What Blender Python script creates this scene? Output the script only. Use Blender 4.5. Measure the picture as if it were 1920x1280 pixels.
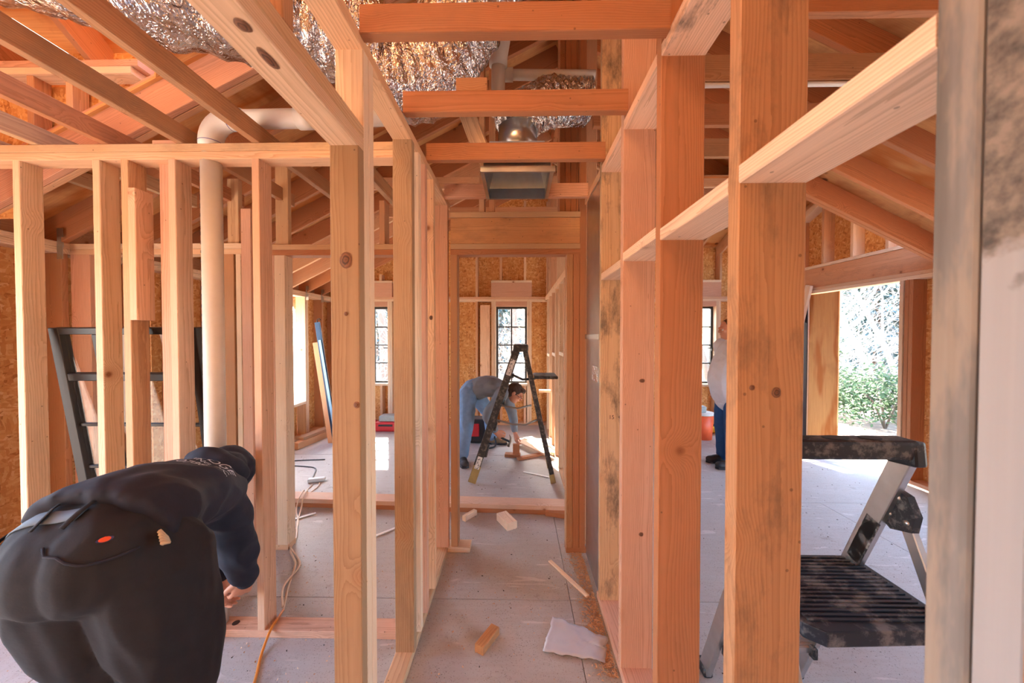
import bpy, bmesh, math, random
from mathutils import Vector, Matrix, noise as mnoise
from mathutils.bvhtree import BVHTree
R = random.Random(7)
sc = bpy.context.scene
C = sc.collection
for o in list(bpy.data.objects): bpy.data.objects.remove(o)
def lin(r, g, b):
    f = lambda c: (c/255)/12.92 if c <= 10 else (((c/255)+.055)/1.055)**2.4
    return (f(r), f(g), f(b))
# ------------------------------------------------------------------ camera, sky, sun, exposure
cam_d = bpy.data.cameras.new('camera'); cam = bpy.data.objects.new('camera', cam_d); C.objects.link(cam)
cam_d.sensor_width = 36; cam_d.lens = 36*664/1920; cam_d.clip_start = .02
EYE = Vector((0, 0, 1.52))
M3 = Matrix(((.99986285, -.00029925, -.01655858), (.01656129, .01806686, .9996996), (0, .99983674, -.01806934)))  # world <- (right, up, forward)
rx, uy, fw = (Vector(M3.col[i]).normalized() for i in range(3))
cam.matrix_world = Matrix(((rx.x, uy.x, -fw.x, 0), (rx.y, uy.y, -fw.y, 0), (rx.z, uy.z, -fw.z, 1.52), (0, 0, 0, 1)))
cam_d.dof.use_dof = True; cam_d.dof.focus_distance = 2.2; cam_d.dof.aperture_fstop = 4.0
sc.camera = cam
sc.view_settings.view_transform = 'Standard'; sc.view_settings.look = 'None'
sc.view_settings.gamma = 1; sc.view_settings.use_curve_mapping = False
sc.view_settings.exposure = 1.38
sc.cycles.max_bounces = 12; sc.cycles.diffuse_bounces = 8; sc.cycles.transparent_max_bounces = 16
sc.cycles.sample_clamp_indirect = 8
W = bpy.data.worlds.new('sky'); sc.world = W; W.use_nodes = True
wn = W.node_tree; wn.nodes.clear()
sky = wn.nodes.new('ShaderNodeTexSky'); sky.sky_type = 'NISHITA'; sky.sun_disc = False
sky.sun_elevation = math.radians(38); sky.sun_rotation = math.radians(-18); sky.dust_density = 2.0; sky.air_density = 1.0; sky.ozone_density = 2.5
bg = wn.nodes.new('ShaderNodeBackground'); bg.inputs[1].default_value = 1.3
wo = wn.nodes.new('ShaderNodeOutputWorld')
wn.links.new(sky.outputs[0], bg.inputs[0]); wn.links.new(bg.outputs[0], wo.inputs[0])
sun_d = bpy.data.lights.new('sun', 'SUN'); sun_d.energy = 26; sun_d.angle = .009; sun_d.color = (1, .985, .96)
sun = bpy.data.objects.new('sun', sun_d); C.objects.link(sun)
sun.rotation_euler = Vector((.33, -.9, -.82)).to_track_quat('-Z', 'Y').to_euler(); sun.location = (-3, 9, 9)

# ------------------------------------------------------------------ helpers
def empty(name, loc=(0, 0, 0), rz=0, label=None, cat=None, group=None, kind=None):
    o = bpy.data.objects.new(name, None); C.objects.link(o); o.location = loc; o.rotation_euler = (0, 0, rz)
    o.empty_display_size = .1
    tag(o, label, cat, group, kind); return o
def tag(o, label=None, cat=None, group=None, kind=None):
    for k, v in (('label', label), ('category', cat), ('group', group), ('kind', kind)):
        if v: o[k] = v
    return o
def wloc(o):
    m = Matrix.LocRotScale(o.location, o.rotation_euler, o.scale)
    return (wloc(o.parent) @ m) if o.parent else m
def link(name, me, mat=None, parent=None, mw=None):
    """one mesh object; mw = world matrix"""
    o = bpy.data.objects.new(name, me); C.objects.link(o)
    if mat and not me.materials: me.materials.append(mat)
    mw = mw or Matrix()
    if parent: o.parent = parent; mw = wloc(parent).inverted() @ mw
    o.matrix_basis = mw
    return o
def mesh_of(bm, smooth=False, name='m'):
    bmesh.ops.recalc_face_normals(bm, faces=bm.faces)
    me = bpy.data.meshes.new(name); bm.to_mesh(me); bm.free()
    if smooth:
        for p in me.polygons: p.use_smooth = True
    return me
def solid(name, bm, mat, parent=None, smooth=False, mw=None): return link(name, mesh_of(bm, smooth, name), mat, parent, mw)
_mc = {}
def prism_mesh(L, w, t, ch=.0025):
    """a board lying along local X, wide along Y, thick along Z, its long edges eased"""
    k = (round(L, 3), round(w, 3), round(t, 3))
    if k in _mc: return _mc[k]
    ch = min(ch, t*.2, w*.2); a, b = w/2, t/2
    prof = [(-a+ch, -b), (a-ch, -b), (a, -b+ch), (a, b-ch), (a-ch, b), (-a+ch, b), (-a, b-ch), (-a, -b+ch)]
    vs = [(s*L/2, y, z) for s in (-1, 1) for y, z in prof]
    fs = [(i, (i+1) % 8, 8+(i+1) % 8, 8+i) for i in range(8)] + [tuple(range(7, -1, -1)), tuple(range(8, 16))]
    me = bpy.data.meshes.new('board'); me.from_pydata(vs, [], fs); me.update()
    _mc[k] = me; return me
def board(name, p0, p1, w, t, thick_dir, tint=None, parent=None, mat=None, stain=0.0):
    p0, p1 = Vector(p0), Vector(p1); d = p1-p0; L = d.length; X = d.normalized()
    Z = Vector(thick_dir); Z = (Z - X*Z.dot(X)).normalized(); Y = Z.cross(X)
    mw = Matrix.Translation((p0+p1)/2) @ Matrix((X, Y, Z)).transposed().to_4x4()
    me = prism_mesh(L, w, t)
    if mat is None: mat = M['lumber']
    key = (me.name, mat.name)
    if key not in _mc:
        if not me.materials: me.materials.append(mat); _mc[key] = me
        elif me.materials[0] == mat: _mc[key] = me
        else: m2 = me.copy(); m2.materials.clear(); m2.materials.append(mat); _mc[key] = m2
    o = link(name, _mc[key], None, parent, mw)
    c = tint if tint else T()
    v = R.uniform(.92, 1.08)
    o.color = (c[0]*v, c[1]*v, c[2]*v, stain)
    return o
def bx(name, x0, x1, y0, y1, z0, z1, tint=None, parent=None, mat=None, stain=0.0, jit=0):
    d = [x1-x0, y1-y0, z1-z0]; c = Vector(((x0+x1)/2, (y0+y1)/2, (z0+z1)/2))
    ax = sorted(range(3), key=lambda i: -d[i]); E = [Vector((1, 0, 0)), Vector((0, 1, 0)), Vector((0, 0, 1))]
    h = E[ax[0]]*d[ax[0]]/2
    j = Vector((R.uniform(-jit, jit), R.uniform(-jit, jit), 0)) if jit else Vector()
    return board(name, c-h+j, c+h+j, d[ax[1]], d[ax[2]], E[ax[2]], tint, parent, mat, stain)
def add_box(bm, c, s, rot=None):
    r = bmesh.ops.create_cube(bm, size=1, matrix=Matrix.Translation(c) @ (rot.to_4x4() if rot else Matrix()) @ Matrix.Diagonal((*s, 1)))
    return r['verts']
def bevel(bm, w, seg=2):
    bmesh.ops.bevel(bm, geom=[e for e in bm.edges], offset=w, segments=seg, affect='EDGES', profile=.6)
def crom(pts, n):
    """Catmull-Rom resampling of tuples (any length)"""
    P = [pts[0]]+list(pts)+[pts[-1]]; out = []
    for i in range(1, len(P)-2):
        for k in range(n):
            t = k/n; t2, t3 = t*t, t*t*t
            out.append(tuple(.5*(2*b+(c-a)*t+(2*a-5*b+4*c-d)*t2+(-a+3*b-3*c+d)*t3) for a, b, c, d in zip(P[i-1], P[i], P[i+1], P[i+2])))
    out.append(tuple(pts[-1])); return out
def add_tube(bm, pts, rad, seg=10, cap=True, side=None, flat=1.0, inner=0):
    """tube along pts (Vectors); rad scalar or list; flat squashes across 'side'"""
    pts = [Vector(p) for p in pts]; n = len(pts)
    rads = [rad]*n if not hasattr(rad, '__len__') else list(rad)
    rings = []; ref = None
    for i, p in enumerate(pts):
        d = (pts[min(i+1, n-1)]-pts[max(i-1, 0)]).normalized()
        if side is not None: u = Vector(side)
        elif ref is None: u = Vector((0, 0, 1)) if abs(d.z) < .9 else Vector((1, 0, 0))
        else: u = ref
        u = (u-d*u.dot(d)).normalized(); ref = u; v = d.cross(u)
        r = rads[i]; ra, rb = (r if hasattr(r, '__len__') else (r, r*flat))
        rings.append([bm.verts.new(p+u*ra*math.cos(2*math.pi*k/seg)+v*rb*math.sin(2*math.pi*k/seg)) for k in range(seg)])
    for a, b in zip(rings, rings[1:]):
        for k in range(seg): bm.faces.new((a[k], a[(k+1) % seg], b[(k+1) % seg], b[k]))
    if cap: bm.faces.new(rings[0][::-1]); bm.faces.new(rings[-1])
    return rings
def tube_obj(name, pts, rad, mat, parent=None, seg=10, smooth=True, n=0, **k):
    if n: pts = crom([tuple(p) for p in pts], n)
    bm = bmesh.new(); add_tube(bm, pts, rad, seg, **k); return solid(name, bm, mat, parent, smooth)

# ------------------------------------------------------------------ materials
M = {}
class NT:
    def __init__(s, name):
        s.m = bpy.data.materials.new(name); s.m.use_nodes = True; s.t = s.m.node_tree; s.t.nodes.clear()
        s.out = s.N('OutputMaterial'); s.b = s.N('BsdfPrincipled'); s.L(s.b.outputs[0], s.out.inputs[0]); M[name] = s.m
    def N(s, typ, **k):
        n = s.t.nodes.new('ShaderNode'+typ)
        for a, v in k.items(): setattr(n, a, v)
        return n
    def L(s, a, b): s.t.links.new(a, b)
    def val(s, sock, v):
        if hasattr(v, 'is_output'): s.L(v, sock)
        else: sock.default_value = v
    def math(s, op, a, b=0.0, c=None, clamp=False):
        n = s.N('Math', operation=op, use_clamp=clamp); s.val(n.inputs[0], a); s.val(n.inputs[1], b)
        if c is not None: s.val(n.inputs[2], c)
        return n.outputs[0]
    def vmath(s, op, a, b=None):
        n = s.N('VectorMath', operation=op); s.val(n.inputs[0], a)
        if b is not None: s.val(n.inputs[1], b)
        return n.outputs[0]
    def noise(s, vec, scale, detail=3, rough=.55, dist=0):
        n = s.N('TexNoise'); s.val(n.inputs['Vector'], vec); n.inputs['Scale'].default_value = scale
        n.inputs['Detail'].default_value = detail; n.inputs['Roughness'].default_value = rough; n.inputs['Distortion'].default_value = dist
        return n.outputs[0]
    def mr(s, v, a, b, c=0., d=1.):
        n = s.N('MapRange'); s.val(n.inputs[0], v)
        for i, x in enumerate((a, b, c, d)): s.val(n.inputs[i+1], x)
        return n.outputs[0]
    def mix(s, f, a, b, blend='MIX'):
        n = s.N('Mix', data_type='RGBA', blend_type=blend); s.val(n.inputs[0], f)
        for sk, v in ((n.inputs[6], a), (n.inputs[7], b)): s.val(sk, v if hasattr(v, 'is_output') else (*v[:3], 1))
        return n.outputs[2]
    def ramp(s, f, stops, mode='LINEAR'):
        n = s.N('ValToRGB'); s.val(n.inputs[0], f); cr = n.color_ramp; cr.interpolation = mode
        while len(cr.elements) < len(stops): cr.elements.new(.5)
        for e, (p, c) in zip(cr.elements, stops): e.position = p; e.color = (*c[:3], 1)
        return n.outputs[0]
    def bump(s, h, st=.3, dist=.003):
        n = s.N('Bump'); n.inputs['Strength'].default_value = st; n.inputs['Distance'].default_value = dist
        s.L(h, n.inputs['Height']); s.L(n.outputs[0], s.b.inputs['Normal'])
    def set(s, col=None, rough=None, metal=None, spec=None):
        for nm, v in (('Base Color', col), ('Roughness', rough), ('Metallic', metal), ('Specular IOR Level', spec)):
            if v is None: continue
            s.val(s.b.inputs[nm], (*v[:3], 1) if isinstance(v, tuple) else v)
        return s.m
def plain(name, rgb, rough=.6, metal=0., var=.12, scale=30, bump=.0, dirt=None):
    s = NT(name); tc = s.N('TexCoord').outputs['Object']; n = s.noise(tc, scale, 4)
    c = lin(*rgb); col = s.mix(n, tuple(x*(1-var) for x in c), tuple(min(1, x*(1+var)) for x in c))
    if dirt:
        d = s.mr(s.noise(tc, dirt[1], 6, .7), .5, .62); col = s.mix(s.math('MULTIPLY', d, dirt[2]), col, lin(*dirt[0]))
    if bump: s.bump(s.noise(tc, scale*3, 3), bump)
    return s.set(col, rough, metal)

def make_lumber(name='lumber', fixed=None):
    s = NT(name); tc = s.N('TexCoord').outputs['Object']; oi = s.N('ObjectInfo')
    rnd = oi.outputs['Random']
    r1 = s.math('MULTIPLY', rnd, 37.7); r2 = s.math('FRACT', s.math('MULTIPLY', rnd, 91.3)); r3 = s.math('FRACT', s.math('MULTIPLY', rnd, 57.1))
    cb = s.N('CombineXYZ'); s.L(r1, cb.inputs[0]); s.L(s.math('MULTIPLY_ADD', r2, .16, -.08), cb.inputs[1]); s.L(s.math('MULTIPLY_ADD', r3, .10, .03), cb.inputs[2])
    p = s.vmath('ADD', tc, cb.outputs[0])
    # knots
    vo = s.N('TexVoronoi'); vo.inputs['Scale'].default_value = 4.2; s.L(p, vo.inputs['Vector'])
    dist = vo.outputs['Distance']
    sel = s.N('SeparateColor'); s.L(vo.outputs['Color'], sel.inputs[0])
    has = s.math('GREATER_THAN', sel.outputs[0], .45)
    halo = s.math('MULTIPLY', s.mr(dist, .0, .42, 1., 0.), has)
    halo2 = s.math('POWER', halo, 2.5)
    # growth rings around a pith line far beside the board
    sx = s.N('SeparateXYZ'); s.L(p, sx.inputs[0])
    low = s.noise(s.vmath('MULTIPLY', p, (1.1, 5, 5)), 1.0, 2, .5)
    yy = s.math('ADD', sx.outputs[1], s.math('MULTIPLY_ADD', low, .09, -.045)); zz = sx.outputs[2]
    rad = s.math('SQRT', s.math('ADD', s.math('MULTIPLY', yy, yy), s.math('MULTIPLY', zz, zz)))
    fine = s.noise(s.vmath('MULTIPLY', p, (4, 60, 60)), 1.0, 3, .6)
    ph = s.math('ADD', s.math('MULTIPLY', rad, 165.), s.math('ADD', s.math('MULTIPLY', halo2, 9.), s.math('MULTIPLY', fine, 1.3)))
    fr = s.math('FRACT', ph)
    ring = s.math('POWER', fr, 2.2)
    fib = s.noise(s.vmath('MULTIPLY', p, (5, 260, 260)), 1.0, 2, .6)
    base = oi.outputs['Color']
    dark = s.mix(1., base, (.62, .52, .42), 'MULTIPLY')
    light = s.mix(1., base, (1.08, 1.08, 1.08), 'MULTIPLY')
    col = s.mix(s.math('MULTIPLY', ring, .62), light, dark)
    col = s.mix(s.mr(fib, .3, .7, .22, 0.), col, (.30, .17, .10))
    blotch = s.noise(s.vmath('MULTIPLY', p, (1.5, 8, 8)), 1.0, 4, .6)
    col = s.mix(s.mr(blotch, .45, .75, 0., .30), col, s.mix(1., base, (.93, .75, .60), 'MULTIPLY'))
    # knot body
    kn = s.math('MULTIPLY', s.mr(s.math('ADD', dist, s.math('MULTIPLY', fine, .02)), .045, .095, 1., 0.), has)
    kcol = s.mix(s.math('FRACT', s.math('MULTIPLY', dist, 90.)), (.13, .05, .022), (.27, .115, .05))
    col = s.mix(kn, col, kcol)
    col = s.mix(s.math('MULTIPLY', s.mr(dist, .06, .2, .35, 0.), has), col, (.36, .13, .05))
    # grey mould and grime
    st = s.mr(s.noise(s.vmath('MULTIPLY', p, (3.5, 9, 9)), 1.0, 8, .72), .50, .66)
    st = s.math('MULTIPLY', st, oi.outputs['Alpha'])
    col = s.mix(st, col, (.075, .062, .05))
    # pencil-point specks, nail heads
    v2 = s.N('TexVoronoi'); v2.inputs['Scale'].default_value = 14; s.L(p, v2.inputs['Vector'])
    sp = s.math('MULTIPLY', s.math('LESS_THAN', v2.outputs['Distance'], .05), .55)
    col = s.mix(sp, col, (.09, .05, .03))
    s.bump(s.math('ADD', s.math('MULTIPLY', fib, .6), s.math('MULTIPLY', ring, .4)), .25, .0015)
    return s.set(col, .72, None, .3)
make_lumber()
def make_osb(name='osb'):
    s = NT(name); tc = s.N('TexCoord').outputs['Object']
    w = s.N('TexNoise'); w.inputs['Scale'].default_value = 7; s.L(tc, w.inputs['Vector'])
    cols = []
    for i, (sc3, rz) in enumerate((((16, 64, 64), .25), ((58, 18, 58), .35), ((36, 36, 42), .9))):
        mp = s.N('Mapping'); mp.inputs['Scale'].default_value = sc3; mp.inputs['Rotation'].default_value = (rz*.6, rz, rz*1.3)
        s.L(s.vmath('ADD', tc, s.vmath('MULTIPLY', w.outputs['Color'], (.06, .06, .06))), mp.inputs[0])
        v = s.N('TexVoronoi'); v.inputs['Scale'].default_value = 1; s.L(mp.outputs[0], v.inputs['Vector'])
        sp = s.N('SeparateColor'); s.L(v.outputs['Color'], sp.inputs[0])
        cols.append((sp.outputs[0], sp.outputs[1], v.outputs['Distance']))
    pick = s.math('GREATER_THAN', cols[0][1], .5); pick2 = s.math('GREATER_THAN', cols[1][1], .62)
    f = s.math('ADD', s.math('MULTIPLY', cols[0][0], pick), s.math('MULTIPLY', cols[1][0], s.math('SUBTRACT', 1., pick)))
    f = s.math('ADD', s.math('MULTIPLY', f, s.math('SUBTRACT', 1., pick2)), s.math('MULTIPLY', cols[2][0], pick2))
    grain = s.noise(s.vmath('MULTIPLY', tc, (60, 160, 160)), 1., 3)
    f = s.math('ADD', f, s.math('MULTIPLY_ADD', grain, .3, -.15))
    col = s.ramp(f, [(0., lin(176, 116, 64)), (.12, lin(206, 146, 84)), (.5, lin(218, 162, 98)), (.85, lin(228, 180, 118)), (1., lin(236, 198, 144))])
    big = s.noise(tc, 2.2, 3); col = s.mix(s.mr(big, .4, .7, 0, .25), col, lin(190, 112, 52))
    s.bump(f, .35, .002)
    return s.set(col, .7, None, .3)
make_osb()
def make_ply(name='plywood', stain=.75):
    s = NT(name); tc = s.N('TexCoord').outputs['Object']; oi = s.N('ObjectInfo')
    cb = s.N('CombineXYZ'); s.L(s.math('MULTIPLY', oi.outputs['Random'], 23.), cb.inputs[0]); s.L(s.math('MULTIPLY', oi.outputs['Random'], 11.), cb.inputs[1])
    p = s.vmath('ADD', tc, cb.outputs[0])
    warp = s.noise(s.vmath('MULTIPLY', p, (.8, 3.0, 1)), 1.0, 3)
    sx = s.N('SeparateXYZ'); s.L(p, sx.inputs[0])
    ph = s.math('ADD', s.math('MULTIPLY', sx.outputs[1], 9.), s.math('MULTIPLY', warp, 16.))
    wv = s.math('MULTIPLY_ADD', s.math('SINE', ph), .5, .5)
    fib = s.noise(s.vmath('MULTIPLY', p, (4, 120, 60)), 1., 3)
    col = s.mix(s.math('POWER', wv, 3.), lin(224, 172, 112), lin(196, 122, 62))
    col = s.mix(s.mr(fib, .35, .65, .25, 0), col, lin(170, 100, 52))
    big = s.noise(p, 1.7, 4, .6, .6)
    col = s.mix(s.math('MULTIPLY', s.mr(big, .52, .68), stain), col, lin(150, 80, 34))
    v = s.N('TexVoronoi'); v.inputs['Scale'].default_value = 2.6; s.L(p, v.inputs['Vector'])
    col = s.mix(s.mr(v.outputs['Distance'], .05, .085, .85, 0), col, lin(92, 42, 20))
    s.bump(fib, .15, .001)
    return s.set(col, .68, None, .3)
make_ply()
make_ply('smooth_plywood', .25)
def make_subfloor():
    s = NT('subfloor'); tc = s.N('TexCoord').outputs['Object']; oi = s.N('ObjectInfo')
    cb = s.N('CombineXYZ'); s.L(s.math('MULTIPLY', oi.outputs['Random'], 19.), cb.inputs[0])
    p = s.vmath('ADD', tc, cb.outputs[0])
    big = s.noise(p, 1.6, 5, .6); fib = s.noise(s.vmath('MULTIPLY', p, (5, 34, 5)), 1., 4, .65); spk = s.noise(p, 160, 3, .7)
    col = s.mix(big, lin(166, 160, 152), lin(190, 188, 184))
    col = s.mix(s.mr(fib, .42, .7, 0, .2), col, lin(160, 134, 112))
    col = s.mix(s.mr(spk, .58, .72, 0, .75), col, lin(96, 74, 58))
    v = s.N('TexVoronoi'); v.inputs['Scale'].default_value = 70; s.L(p, v.inputs['Vector'])
    gate = s.mr(s.noise(p, 9, 2), .5, .6)
    col = s.mix(s.math('MULTIPLY', s.math('LESS_THAN', v.outputs['Distance'], .16), s.math('MULTIPLY', gate, .7)), col, lin(70, 54, 44))
    sc_ = s.mr(s.noise(s.vmath('MULTIPLY', p, (2.5, 14, 1)), 1., 3, .5, 1.2), .66, .70, 0, .35)
    col = s.mix(sc_, col, lin(230, 224, 218))
    dirt = s.mr(s.noise(p, 5, 6, .7), .60, .74, 0, .5); col = s.mix(dirt, col, lin(120, 98, 80))
    s.bump(spk, .15, .001)
    return s.set(col, .62, None, .35)
make_subfloor()
PAL = [lin(214, 172, 136), lin(208, 162, 124), lin(218, 180, 144), lin(206, 156, 118), lin(214, 172, 140), lin(222, 186, 150)]
PINK, TAN, PALE, RED, GREY, DFIR = lin(212, 166, 140), lin(204, 170, 132), lin(234, 210, 180), lin(180, 122, 84), lin(174, 146, 116), lin(184, 138, 100)
def T(): return R.choice(PAL)
plain('galvanized', (190, 198, 206), .28, 1., .2, 14, .05)
plain('pvc_white', (222, 219, 212), .42, 0, .04, 8)
plain('pvc_grey', (206, 200, 190), .5, 0, .08, 20)
plain('black_frame', (38, 36, 36), .42, 0, .15)
def make_glass():
    s = NT('window_glass'); g = s.N('BsdfGlossy'); g.inputs['Roughness'].default_value = .02
    tr = s.N('BsdfTransparent'); tr.inputs[0].default_value = (.93, .95, .95, 1); lw = s.N('LayerWeight'); lw.inputs[0].default_value = .5
    f = s.math('MULTIPLY_ADD', s.math('POWER', lw.outputs['Facing'], 5.), .9, .04)
    mx = s.N('MixShader'); s.L(f, mx.inputs[0]); s.L(tr.outputs[0], mx.inputs[1]); s.L(g.outputs[0], mx.inputs[2]); s.L(mx.outputs[0], s.out.inputs[0])
make_glass()
#@@STRUCTURE
S = .038
def wall(name, loc): return empty(name, loc, kind='structure')
# floor: sheets of subfloor on framing
fl = empty('floor', (0, 2, 0), kind='structure')
for iy in range(-3, 4):
    y0 = 2.01 + iy*1.22
    for x0 in (-4.58, -2.14, .30, 2.74):
        off = 0 if iy in (0, -1) else (1.22 if iy % 2 else 0)
        a, b = x0+off-(.0 if not off else 2.44), x0+off+2.44-(.0 if not off else 2.44)
        a, b = max(a, -3.32), min(b, 4.16)
        c, d = max(y0, -1.4), min(y0+1.22, 6.14)
        if b-a < .1 or d-c < .1: continue
        bx('floor_panel', a+.002, b-.002, c+.002, d-.002, -.02, 0, mat=M['subfloor'], parent=fl)

# hallway right wall: tall 2x6 studs with two rows of blocking
wr = wall('wall_hall_right', (.528, 1.2, 0))
XR0, XR1 = .458, .598
bx('bottom_plate', XR0, XR1, .40, 2.035, 0, S, PINK, wr)
for y, tn, st, top in ((.748, DFIR, .5, 3.75), (1.155, RED, .12, 3.8), (1.559, PINK, .05, 3.8), (1.963, TAN, .75, 3.8)):
    bx('stud', XR0, XR1, y, y+S, S, top, tn, wr, stain=st)
ys = [.402, .748, 1.155, 1.559, 1.963]
for i, (zl, tn, st) in enumerate(((1.835, PALE, .1), (1.826, PALE, 0), (1.842, PALE, 0), (1.822, PALE, .1))):
    a = ys[i]+(S if i else 0)
    bx('blocking', XR0, XR1, a, ys[i+1], zl, zl+S, lin(232, 200, 172), wr, stain=st)
    bx('blocking', XR0, XR1, a, ys[i+1], 2.411, 2.411+S, lin(228, 188, 158), wr, stain=.9 if i == 1 else .05)
bx('blocking', XR0, XR1, 2.0, 2.45, 2.411, 2.449, None, wr)
# the same wall goes on into the far room
bx('bottom_plate', XR0, XR1, 2.56, 5.95, 0, S, None, wr)
for k in range(9):
    y = 2.72+k*.4064
    if y > 5.95: break
    bx('stud', XR0, XR1, y, y+S, S, 2.085, None, wr)
    if k % 2 == 0 and k < 7: bx('blocking', XR0, XR1, y+S, y+.4064, 1.2+.05*(k % 3), 1.2+.05*(k % 3)+S, PALE, wr)
bx('top_plate', XR0, XR1, 2.56, 5.95, 2.085, 2.085+S, None, wr); bx('top_plate', XR0, XR1, 2.56, 5.95, 2.123, 2.16, None, wr)
for k in range(0, 9, 2):
    y = 2.72+k*.4064; bx('stud', XR0+.02, XR1, y, y+S, 2.16, 3.75, None, wr)

def make_knot():
    s = NT('knot_wood'); tc = s.N('TexCoord').outputs['Object']
    n = s.noise(tc, 60, 4); d = s.vmath('LENGTH', tc); ln = s.t.nodes[-1]; r = s.math('ADD', ln.outputs['Value'], s.math('MULTIPLY_ADD', n, .012, -.006))
    col = s.ramp(s.mr(r, 0, .026), [(0., (.10, .035, .016)), (.25, (.20, .075, .03)), (.45, (.055, .022, .012)), (.62, (.24, .10, .045)), (.82, (.13, .055, .026)), (1., (.30, .15, .075))])
    s.bump(n, .5, .003); s.set(col, .7)
make_knot()
def knot(p, x, y, a, b, parent):
    x, y = Vector(x), Vector(y); n = x.cross(y); k = min(a, b); bm = bmesh.new(); seg = 20; mw = Matrix((x*(a/.025), y*(b/.025), n)).transposed().to_4x4(); mw.translation = Vector(p)
    c = bm.verts.new((0, 0, .0035)); q = [[bm.verts.new((.025*f*(1+.08*math.sin(3*t+f*5))*math.cos(t), .025*f*(1+.07*math.cos(2*t))*math.sin(t), z)) for t in [2*math.pi*i/seg for i in range(seg)]] for f, z in ((.45, .0028), (.8, .0012), (1, .0002))]
    for i in range(seg):
        bm.faces.new((c, q[0][i], q[0][(i+1) % seg]))
        for u, v in zip(q, q[1:]): bm.faces.new((u[i], v[i], v[(i+1) % seg], u[(i+1) % seg]))
    solid('knot', bm, M['knot_wood'], parent, True, mw)
KX, KZ, KY = (1, 0, 0), (0, 0, 1), (0, 1, 0)
# corner posts beside the camera
cp = wall('wall_rear_corner', (.45, .36, 0))
WHITE = lin(214, 206, 196)
plain('weathered_wood', (168, 160, 148), .8, 0, .3, 12, .1)
def make_weathered():
    s = NT('grey_lumber'); tc = s.N('TexCoord').outputs['Object']; oi = s.N('ObjectInfo')
    g = s.noise(s.vmath('MULTIPLY', tc, (1.2, 42, 42)), 1., 4, .6); b = s.noise(s.vmath('MULTIPLY', tc, (3, 14, 14)), 1., 5, .65)
    col = s.mix(s.mr(g, .3, .7), lin(132, 126, 122), lin(98, 92, 86))
    col = s.mix(s.mr(b, .5, .75, 0, .6), col, lin(92, 88, 84))
    col = s.mix(s.math('MULTIPLY', s.mr(b, .42, .52, 1, 0), .25), col, lin(196, 168, 140))
    s.bump(g, .2, .002); s.set(col, .8)
    s = NT('primed_wood'); tc = s.N('TexCoord').outputs['Object']
    sx = s.N('SeparateXYZ'); s.L(tc, sx.inputs[0])
    n = s.noise(tc, 9, 5, .65); g = s.noise(s.vmath('MULTIPLY', tc, (1.2, 60, 60)), 1., 3)
    w = s.mr(s.math('ADD', sx.outputs[0], s.math('MULTIPLY_ADD', n, .5, -.25)), .0, .05)   # bare mouldy wood high on the post
    raw = s.mix(s.mr(s.noise(tc, 40, 5, .7), .38, .66), lin(134, 120, 108), lin(76, 70, 66))
    wh = s.mix(g, lin(164, 161, 162), lin(140, 136, 136))
    v = s.N('TexVoronoi'); v.inputs['Scale'].default_value = 3.1; s.L(tc, v.inputs['Vector'])
    wh = s.mix(s.mr(v.outputs['Distance'], .03, .11, .5, 0), wh, lin(150, 104, 70))
    col = s.mix(w, wh, raw); s.bump(s.noise(tc, 60, 4), .3, .002); s.set(col, .8)
make_weathered()
bx('stud', .458, .598, .363, .402, 0, 3.2, mat=M['grey_lumber'], parent=cp)
bx('stud', .457, .598, .322, .360, 0, 3.2, mat=M['primed_wood'], parent=cp)
bx('stud', .450, .598, .281, .319, 0, 3.2, lin(196, 120, 60), parent=cp)

# hallway left wall, 2x4
wl = wall('wall_hall_left', (-.53, 1.8, 0))
XL0, XL1 = -.572, -.483
bx('bottom_plate', XL0, XL1-.008, 1.075, 2.45, 0, S, TAN, wl)
bx('trimmer', XL0, XL1, 1.075, 1.113, S, 2.095, lin(158, 130, 100), wl, stain=.15)
bx('king_stud', XL0, XL1, 1.113, 1.151, S, 2.411, lin(238, 214, 184), wl)
bx('king_stud', XL0, XL1, 1.1525, 1.1905, S, 2.411, lin(234, 208, 178), wl)
for y, tn, st in ((1.620, lin(168, 138, 106), .2), (1.735, PALE, 0), (1.855, PINK, .1), (2.035, lin(222, 180, 140), .05), (2.44, PINK, 0)):
    bx('stud', XL0, XL1, y, y+S, S, 2.411, tn, wl, stain=st)
bx('top_plate', XL0, XL1, -1.2, 2.54, 2.411, 2.449, lin(220, 178, 138), wl)
for z in (2.095, 2.134): bx('header_plate', XL0, XL1, -.9, 1.112, z, z+S, lin(224, 190, 156) if z < 2.1 else TAN, wl)
for y in (.73, .3, -.1): bx('cripple', XL0, XL1, y, y+S, 2.172, 2.411, DFIR, wl)

for x, z, a, b in ((-.523, 1.748, .020, .027), (-.494, 1.306, .010, .011), (-.525, 1.585, .006, .007)): knot((x, 1.0745, z), KX, KZ, a, b, wl)
knot((-.520, .74, 2.0945), KY, (1, 0, 0), .030, .012, wl); knot((-.511, .66, 2.0945), KY, (1, 0, 0), .016, .014, wl)
knot((-.50, 2.0345, 1.62), KX, KZ, .010, .014, wl); knot((.545, 1.5585, 1.32), KX, KZ, .012, .009, wr); knot((.545, 1.5585, .64), KX, KZ, .010, .010, wr); knot((.54, .7475, 1.40), KX, KZ, .010, .012, wr); knot((.49, .7475, 1.41), KX, KZ, .006, .006, wr)
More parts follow.
